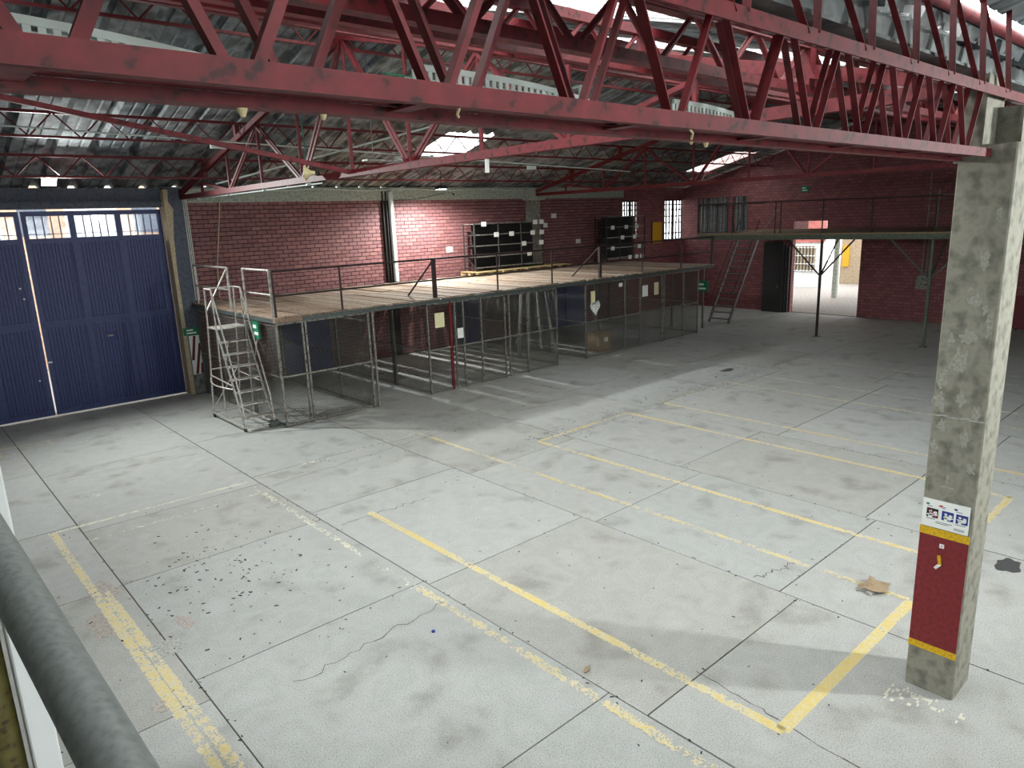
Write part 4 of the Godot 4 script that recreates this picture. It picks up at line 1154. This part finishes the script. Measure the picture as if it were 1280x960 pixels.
# ------------------------------------------------------------------ outside
func build_outside() -> void:
	var y := struct("floor_yard", "pale paved yard beyond the passage", "ground")
	box("paving", Vector3(EX + 0.2, -0.3, -30), Vector3(60, 0.0, 10), mats["yard"], y)
	box("paving", Vector3(-30, -0.3, -45), Vector3(EX + 0.2, -0.02, -20.6), mats["yard"], y)
	var h := thing("yard_house", "white house with a barred window and pink brick above, seen through the passage", "house", Vector3(40, 0, -20))
	box("wall", Vector3(39.5, 0, -26), Vector3(40.0, 2.5, -18.3), mats["house_white"], h)
	box("brickwork", Vector3(39.4, 2.5, -26), Vector3(40.0, 8.0, -18.2), mats["house_brick"], h)
	var wn := box("window", Vector3(39.46, 0.92, -21.5), Vector3(39.5, 2.3, -18.55), mats["cream_wall"], h)
	for k in 16:
		var z := -21.5 + k * 0.19
		box("bar", Vector3(39.38, 0.9, z - 0.025), Vector3(39.44, 2.3, z + 0.025), mats["rack_steel"], wn)
	for yy in [0.92, 1.3, 1.75, 2.2]:
		box("bar", Vector3(39.38, yy, -21.5), Vector3(39.43, yy + 0.03, -18.5), mats["white_paint"], wn)
	var c := thing("yard_shed", "cream wall with a dark doorway and yellow strip beyond the passage", "building", Vector3(42, 0, -16))
	box("wall", Vector3(42.2, 0, -18.3), Vector3(42.6, 3.2, -15.9), mats["cream_wall"], c)
	box("yellow_strip", Vector3(42.1, 1.0, -18.15), Vector3(42.2, 2.2, -17.8), mats["yellow_board"], c)
	box("room_back", Vector3(46.0, 0, -16.5), Vector3(46.2, 3.2, -13.5), mats["cream_wall"], c)
	box("room_side", Vector3(42.6, 0, -16.2), Vector3(46.0, 3.2, -15.9), mats["cream_wall"], c)
	box("room_side", Vector3(42.6, 0, -14.2), Vector3(46.0, 3.2, -13.9), mats["cream_wall"], c)
	box("room_roof", Vector3(42.4, 3.2, -18.3), Vector3(46.2, 3.4, -8), mats["cream_wall"], c)
	box("wall", Vector3(42.2, 0, -14.2), Vector3(42.6, 3.2, -8), mats["cream_wall"], c)
	box("fascia", Vector3(42.0, 3.0, -18.3), Vector3(42.6, 3.5, -8), mats["house_brick"], c)
	var r := thing("added_canopy", "flat canopy roof added to dim the yard beyond the passage", "canopy", Vector3(36, 4.4, -14))  # canopy added to keep sky light off the yard paving
	box("slab", Vector3(EX + 0.25, 4.3, -15.9), Vector3(38.6, 4.5, 0), mats["beam_concrete"], r)
	for z in [-15.6, -8.0]:
		box("post", Vector3(35.2, 0, z), Vector3(35.4, 4.3, z + 0.2), mats["beam_concrete"], r)
	var o := thing("street_house", "orange and white house front across the street behind the gate", "house", Vector3(3, 0, -28))
	box("wall", Vector3(-6, 0, -29), Vector3(12, 9, -28), mats["house_orange"], o)
	for k in 5:
		box("white_bay", Vector3(-5 + k * 3.4, 0, -28.06), Vector3(-3.4 + k * 3.4, 9, -27.98), mats["house_white"], o)
		box("window", Vector3(-2.9 + k * 3.4, 4.4, -28.04), Vector3(-2.1 + k * 3.4, 5.4, -27.96), mats["lintel"], o)

# ------------------------------------------------------------------ lamps
func flood(label: String, at: Vector3, aim: Vector3, energy: float, angle := 82.0, soft_edge := 0.6) -> void:
	var t := thing("flood_lamp", label, "lamp", at)
	var dir := (aim - at).normalized()
	var f := Basis.looking_at(dir, Vector3.UP)
	put("housing", unit_box, mats["lamp_housing"], t, Transform3D(f * Basis.from_scale(Vector3(0.34, 0.24, 0.07)), at))
	put("lamp_face", unit_box, mats["lamp_glow"], t, Transform3D(f * Basis.from_scale(Vector3(0.29, 0.19, 0.006)), at + dir * 0.038))
	tube("bracket", at, at - dir * 0.22 + Vector3(0, -0.05, 0), 0.012, mats["lamp_housing"], t)
	if at.z < -10.0:
		tube("hanger", at - dir * 0.06, Vector3(at.x, far_y(at.z) + 0.14, at.z) - dir * 0.06, 0.012, mats["lamp_housing"], t, true)
	for k in 5:
		put("cooling_fin", unit_box, mats["lamp_housing"], t, Transform3D(f * Basis.from_scale(Vector3(0.008, 0.22, 0.05)), at - dir * 0.05 + f.x * (k - 2) * 0.06))
	var s := SpotLight3D.new()
	s.name = "flood_light"
	t.add_child(s)
	s.global_transform = Transform3D(f, at + dir * 0.06)
	s.light_color = Color(0.98, 1.0, 0.99)
	s.light_energy = energy
	s.spot_angle = angle
	s.spot_angle_attenuation = soft_edge
	s.spot_range = 60.0
	s.spot_attenuation = 2.0
	s.light_size = 0.12
	s.shadow_enabled = true

func build_lamps() -> void:
	flood("bright flood lamp hung under the roof above the blue gate", Vector3(3.3, 5.57, -18.75), Vector3(5.6, 0.0, -8.5), 60.0, 72.0, 1.0)
	flood("flood lamp under the eave above the brick wall and plank platform", Vector3(14.0, 5.42, -18.8), Vector3(14.0, 2.0, -18.6), 52.0, 87.0)
	flood("added unseen flood lamp right of the gallery, lighting the floor and column", Vector3(9.5, 5.3, 2.0), Vector3(5.5, 0.0, -8.0), 34.0, 58.0, 1.0)  # lamp added out of view to light the floor and column
	flood("added unseen flood lamp on the wall beside the gallery, brightening the truss chords", Vector3(-1.75, 5.3, -6.2), Vector3(7.5, 1.8, -6.6), 46.0, 50.0, 1.0)  # lamp added out of view to brighten truss chords and left floor

# ------------------------------------------------------------------ small things
func build_small() -> void:
	var cb := thing("cardboard_scrap", "crumpled brown cardboard scrap on the yellow line corner", "cardboard", Vector3(8.15, 0, -2.9))
	var st := st_new()
	var cols := 8
	var pts := []
	for i in cols + 1:
		for j in 5:
			var u := i / float(cols); var v := j / 4.0
			pts.append(Vector3(7.98 + u * 0.36, 0.012 + 0.10 * maxf(0.0, sin(u * 3.1 + v)) * (1.0 - v * 0.7) + 0.05 * maxf(0, noise.get_noise_2d(u * 220.0, v * 180.0)), -3.02 + v * 0.22 + 0.09 * u + 0.05 * sin(u * 5.0)))
	for i in cols:
		for j in 4:
			quad(st, pts[i * 5 + j], pts[(i + 1) * 5 + j], pts[(i + 1) * 5 + j + 1], pts[i * 5 + j + 1])
	put("sheet", done(st), mats["cardboard"], cb, Transform3D.IDENTITY)
	put("dark_fold", blob(0.08, 0.035, 91, 0.5, 14, 0.03), mats["stain_grey"], cb, Transform3D(Basis(), Vector3(8.02, 0.001, -2.86)))
	var lf := thing("dry_leaf", "small curled brown leaf on the floor joint", "leaf", Vector3(4.6, 0, -4.22))
	put("blade", blob(0.055, 0.025, 92, 0.4, 12, 0.012), mats["cardboard"], lf, Transform3D(Basis(Vector3.UP, 0.4), Vector3(4.6, 0.001, -4.22)))
	tube("stalk", Vector3(4.63, 0.008, -4.23), Vector3(4.68, 0.012, -4.25), 0.004, mats["cardboard"], lf, true)
	var bc := thing("bottle_cap", "tiny blue bottle cap on the bare floor", "cap", Vector3(3.9, 0, -5.9))
	tube("rim", Vector3(3.92, 0.001, -5.87), Vector3(3.92, 0.014, -5.87), 0.02, mats["sign_blue"], bc)
	tube("lid", Vector3(3.92, 0.014, -5.87), Vector3(3.92, 0.018, -5.87), 0.017, mats["sign_blue"], bc)
	# conduits, cables and fittings
	var cd: Material = mats["conduit"]
	var c1 := thing("wall_conduits", "bundle of pale conduits running down the wall column edge", "conduit", Vector3(6.5, 2.0, WZ + 0.1))
	for k in 3:
		tube("conduit", Vector3(6.48 + k * 0.045, 5.3, WZ + 0.3), Vector3(6.48 + k * 0.045, 2.55, WZ + 0.3), 0.014, cd, c1, true)
	var c2 := thing("truss_conduit", "pale conduit hung below the truss's bottom chord", "conduit", Vector3(6.45, 5.15, -16))
	tube("conduit", Vector3(6.56, 5.18, -19.9), Vector3(6.56, 5.17, -12.5), 0.018, cd, c2, true)
	for z in [-19.0, -17.0, -15.0, -13.0]:
		box("clip", Vector3(6.5, 5.15, z - 0.02), Vector3(6.6, 5.21, z + 0.02), cd, c2)
	var c3 := thing("wall_cable", "loose pale cable hanging down the bricks near the conduits", "cable", Vector3(7.3, 2.6, WZ + 0.03))
	wire("cable", [Vector3(7.55, 5.35, WZ + 0.08), Vector3(7.5, 4.9, WZ + 0.04), Vector3(7.38, 4.2, WZ + 0.035), Vector3(7.25, 3.4, WZ + 0.035), Vector3(7.2, 2.55, WZ + 0.035)], 0.018, mats["plaster_edge"], c3)
	box("clip", Vector3(7.52, 5.3, WZ + 0.05), Vector3(7.6, 5.38, WZ + 0.1), cd, c3)
	var c4 := thing("eave_cable", "pale cable sagging along the top of the concrete beam", "cable", Vector3(13, 5.45, WZ + 0.1))
	var pts2 := []
	for k in 14:
		pts2.append(Vector3(6.6 + k * 0.95, 5.45 + 0.035 * sin(k * 1.9), WZ + 0.1))
	wire("cable", pts2, 0.016, cd, c4)
	var c5 := thing("beam_wire", "thin black wire slanting up across the concrete beam", "wire", Vector3(13.6, 5.2, WZ + 0.08))
	wire("wire_run", [Vector3(13.1, 5.12, WZ + 0.08), Vector3(14.0, 5.14, WZ + 0.08), Vector3(15.2, 5.33, WZ + 0.08)], 0.009, mats["sign_black"], c5)
	tube("hook", Vector3(15.6, 5.3, WZ + 0.06), Vector3(15.6, 5.3, WZ + 0.12), 0.03, mats["sign_black"], c5, true)
	# long electric conduit lines hung across the hall under the roof
	var c6 := thing("ceiling_conduit", "pale conduit crossing below the purlins towards the far truss", "conduit", Vector3(8, 6.3, -14.5))
	tube("conduit", Vector3(0.5, 6.3, -15.2), Vector3(19.0, 5.75, -15.2), 0.016, cd, c6, true)
	tube("conduit", Vector3(6.5, 5.45, -17.6), Vector3(11.2, 6.85, -12.0), 0.022, cd, c6, true)
	for k in 3:
		box("coupling", Vector3(5.6 + k * 4.4, 6.0 - k * 0.13, -15.24), Vector3(5.9 + k * 4.4, 6.1 - k * 0.13, -15.16), cd, c6)
	var hn := thing("horn_speaker", "small cream horn speaker on the truss's bottom chord", "speaker", Vector3(6.25, 5.3, -12.3))
	var stc := st_new()
	stc.set_smooth_group(0)
	var prof := [[0.03, 0.0], [0.04, 0.06], [0.07, 0.12], [0.12, 0.17], [0.15, 0.18]]
	for i in prof.size() - 1:
		for k in 14:
			var a0 := TAU * k / 14; var a1 := TAU * (k + 1) / 14
			var P := []
			for q in [[i, a0], [i + 1, a0], [i + 1, a1], [i, a1]]:
				var r: float = prof[q[0]][0]
				P.append(Vector3(-prof[q[0]][1], sin(q[1]) * r, cos(q[1]) * r))
			quad(stc, P[0], P[1], P[2], P[3])
	put("horn", done(stc, true), mats["cream"], hn, Transform3D(Basis(Vector3.UP, -0.7), Vector3(6.3, 5.33, -12.2)))
	tube("driver", Vector3(6.3, 5.33, -12.2), Vector3(6.38, 5.33, -12.28), 0.05, mats["rack_steel"], hn)
	var fb := thing("fluorescent_fitting", "twin pale tube fitting tilted under the roof", "lamp", Vector3(8.2, 5.6, -13.0))
	for k in 2:
		tube("tube", Vector3(7.6, 5.38 + k * 0.02, -12.6 - k * 0.12), Vector3(8.9, 5.72 + k * 0.02, -12.6 - k * 0.12), 0.022, mats["white_paint"], fb)
	for hx in [7.8, 8.7]:
		tube("hanger", Vector3(hx, 5.6, -12.65), Vector3(hx, far_y(-12.65) + 0.05, -12.65), 0.008, mats["cage_steel"], fb, true)
	box("tray", Vector3(7.6, 5.6, -12.75), Vector3(8.9, 5.63, -12.55), mats["cage_steel"], fb)
	var tg := thing("hanging_tag", "white strip hanging from the truss's bottom chord", "tag", Vector3(6.45, 5.0, -7.7))
	box("strip", Vector3(6.46, 5.02, -7.66), Vector3(6.52, 5.2, -7.64), mats["paper"], tg)
	tube("wire_hook", Vector3(6.49, 5.2, -7.65), Vector3(6.49, 5.26, -7.65), 0.006, mats["cage_wire"], tg, true)
	for b in [[0.83, -1.99, 0.02], [1.07, -1.99, 0.014], [2.93, -1.99, 0.012], [3.05, -1.99, 0.018]]:
		var o := thing("lamp_socket", "%s cream lamp socket under the girder, %s" % ["larger" if b[2] > 0.015 else "smaller", "far from the column" if b[0] < 2.0 else "in the pair closer to the column"], "socket", Vector3(b[0], 4.69, b[1]), "cream sockets under the girder")
		var cone := CylinderMesh.new()
		cone.top_radius = b[2] * 0.75; cone.bottom_radius = b[2] * 0.35; cone.height = b[2] * 1.1
		cone.radial_segments = 12
		put("cup", cone, mats["cream"], o, Transform3D(Basis(), Vector3(b[0], 4.715 - b[2] * 0.5, b[1])))
		tube("stem", Vector3(b[0], 4.71, b[1]), Vector3(b[0], 4.74, b[1]), 0.008, mats["cream"], o, true)
	var tw := thing("hanging_twine", "cream twine knotted under the girder", "twine", Vector3(2.73, 4.7, -1.85))
	wire("twine", [Vector3(2.62, 4.735, -1.79), Vector3(2.66, 4.72, -1.8), Vector3(2.68, 4.70, -1.82), Vector3(2.74, 4.72, -1.86)], 0.005, mats["cream"], tw)
	wire("twine", [Vector3(1.42, 4.735, -1.79), Vector3(1.44, 4.72, -1.83), Vector3(1.5, 4.725, -1.9)], 0.005, mats["cream"], tw)
	var gp := thing("green_cable", "thin green cable hanging from the roof to the truss", "cable", Vector3(6.2, 5.3, -13.2))
	wire("cable", [Vector3(6.6, 6.9, -13.2), Vector3(6.62, 6.3, -13.2), Vector3(6.6, 5.8, -13.1), Vector3(6.5, 5.28, -13.1)], 0.014, mats["teal"], gp)
	var gl2 := thing("green_line", "green cable strung along behind the girder", "cable", Vector3(3.5, 5.0, -2.6))
	wire("cable", [Vector3(1.75, 5.01, -2.7), Vector3(2.6, 4.99, -2.7), Vector3(4.0, 4.98, -2.7), Vector3(8.0, 4.97, -2.7)], 0.0035, mats["sign_green"], gl2)
	member("bracket", Vector3(2.6, 4.985, -2.71), Vector3(2.6, 4.985, -2.36), 0.012, 0.008, mats["conduit"], gl2)
	member("bracket", Vector3(2.58, 4.985, -2.36), Vector3(2.58, 4.85, -2.36), 0.012, 0.008, mats["conduit"], gl2)

# ------------------------------------------------------------------ gallery where the camera stands
func build_foreground() -> void:
	var g := struct("floor_gallery")
	box("slab", Vector3(LX, 2.65, -6.0), Vector3(-0.12, 2.8, 8.9), mats["beam_concrete"], g)
	var t := thing("gallery_handrail", "thick grey steel handrail of the gallery at hand height", "railing", Vector3(0.07, 2.8, -1.5))
	var rail := []
	for k in 8:
		rail.append(Vector3(0.081, 3.967, -0.603) + Vector3(-0.025, 0.061, -0.385) * (k - 3) * 1.1)
	wire("rail", rail, 0.0245, mats["pipe_grey"], t, 20)
	tube("post", Vector3(-0.14, 2.6, 0.5), Vector3(0.15, 3.8, 0.5), 0.02, mats["pipe_grey"], t)
	tube("post", Vector3(-0.14, 2.6, -2.2), Vector3(-0.02, 4.22, -2.2), 0.02, mats["pipe_grey"], t)
	var w := thing("white_post", "white square post below the gallery handrail", "post", Vector3(0.14, 0, -2.17))
	put("shaft", bevel_box(Vector3(0.1, 0, -2.25), Vector3(0.162, 4.6, -2.13), 0.004), mats["white_paint"], w, Transform3D.IDENTITY)
	box("base_plate", Vector3(0.102, 0, -2.3), Vector3(0.21, 0.012, -2.08), mats["white_paint"], w)
	var o := thing("olive_pipe", "olive painted upright pipe beside the white post", "pipe", Vector3(0.06, 0, -2.2))
	tube("pipe", Vector3(0.055, 0, -2.2), Vector3(0.055, 4.6, -2.2), 0.034, mats["olive_paint"], o)
	tube("collar", Vector3(0.055, 0, -2.2), Vector3(0.055, 0.05, -2.2), 0.045, mats["olive_paint"], o)
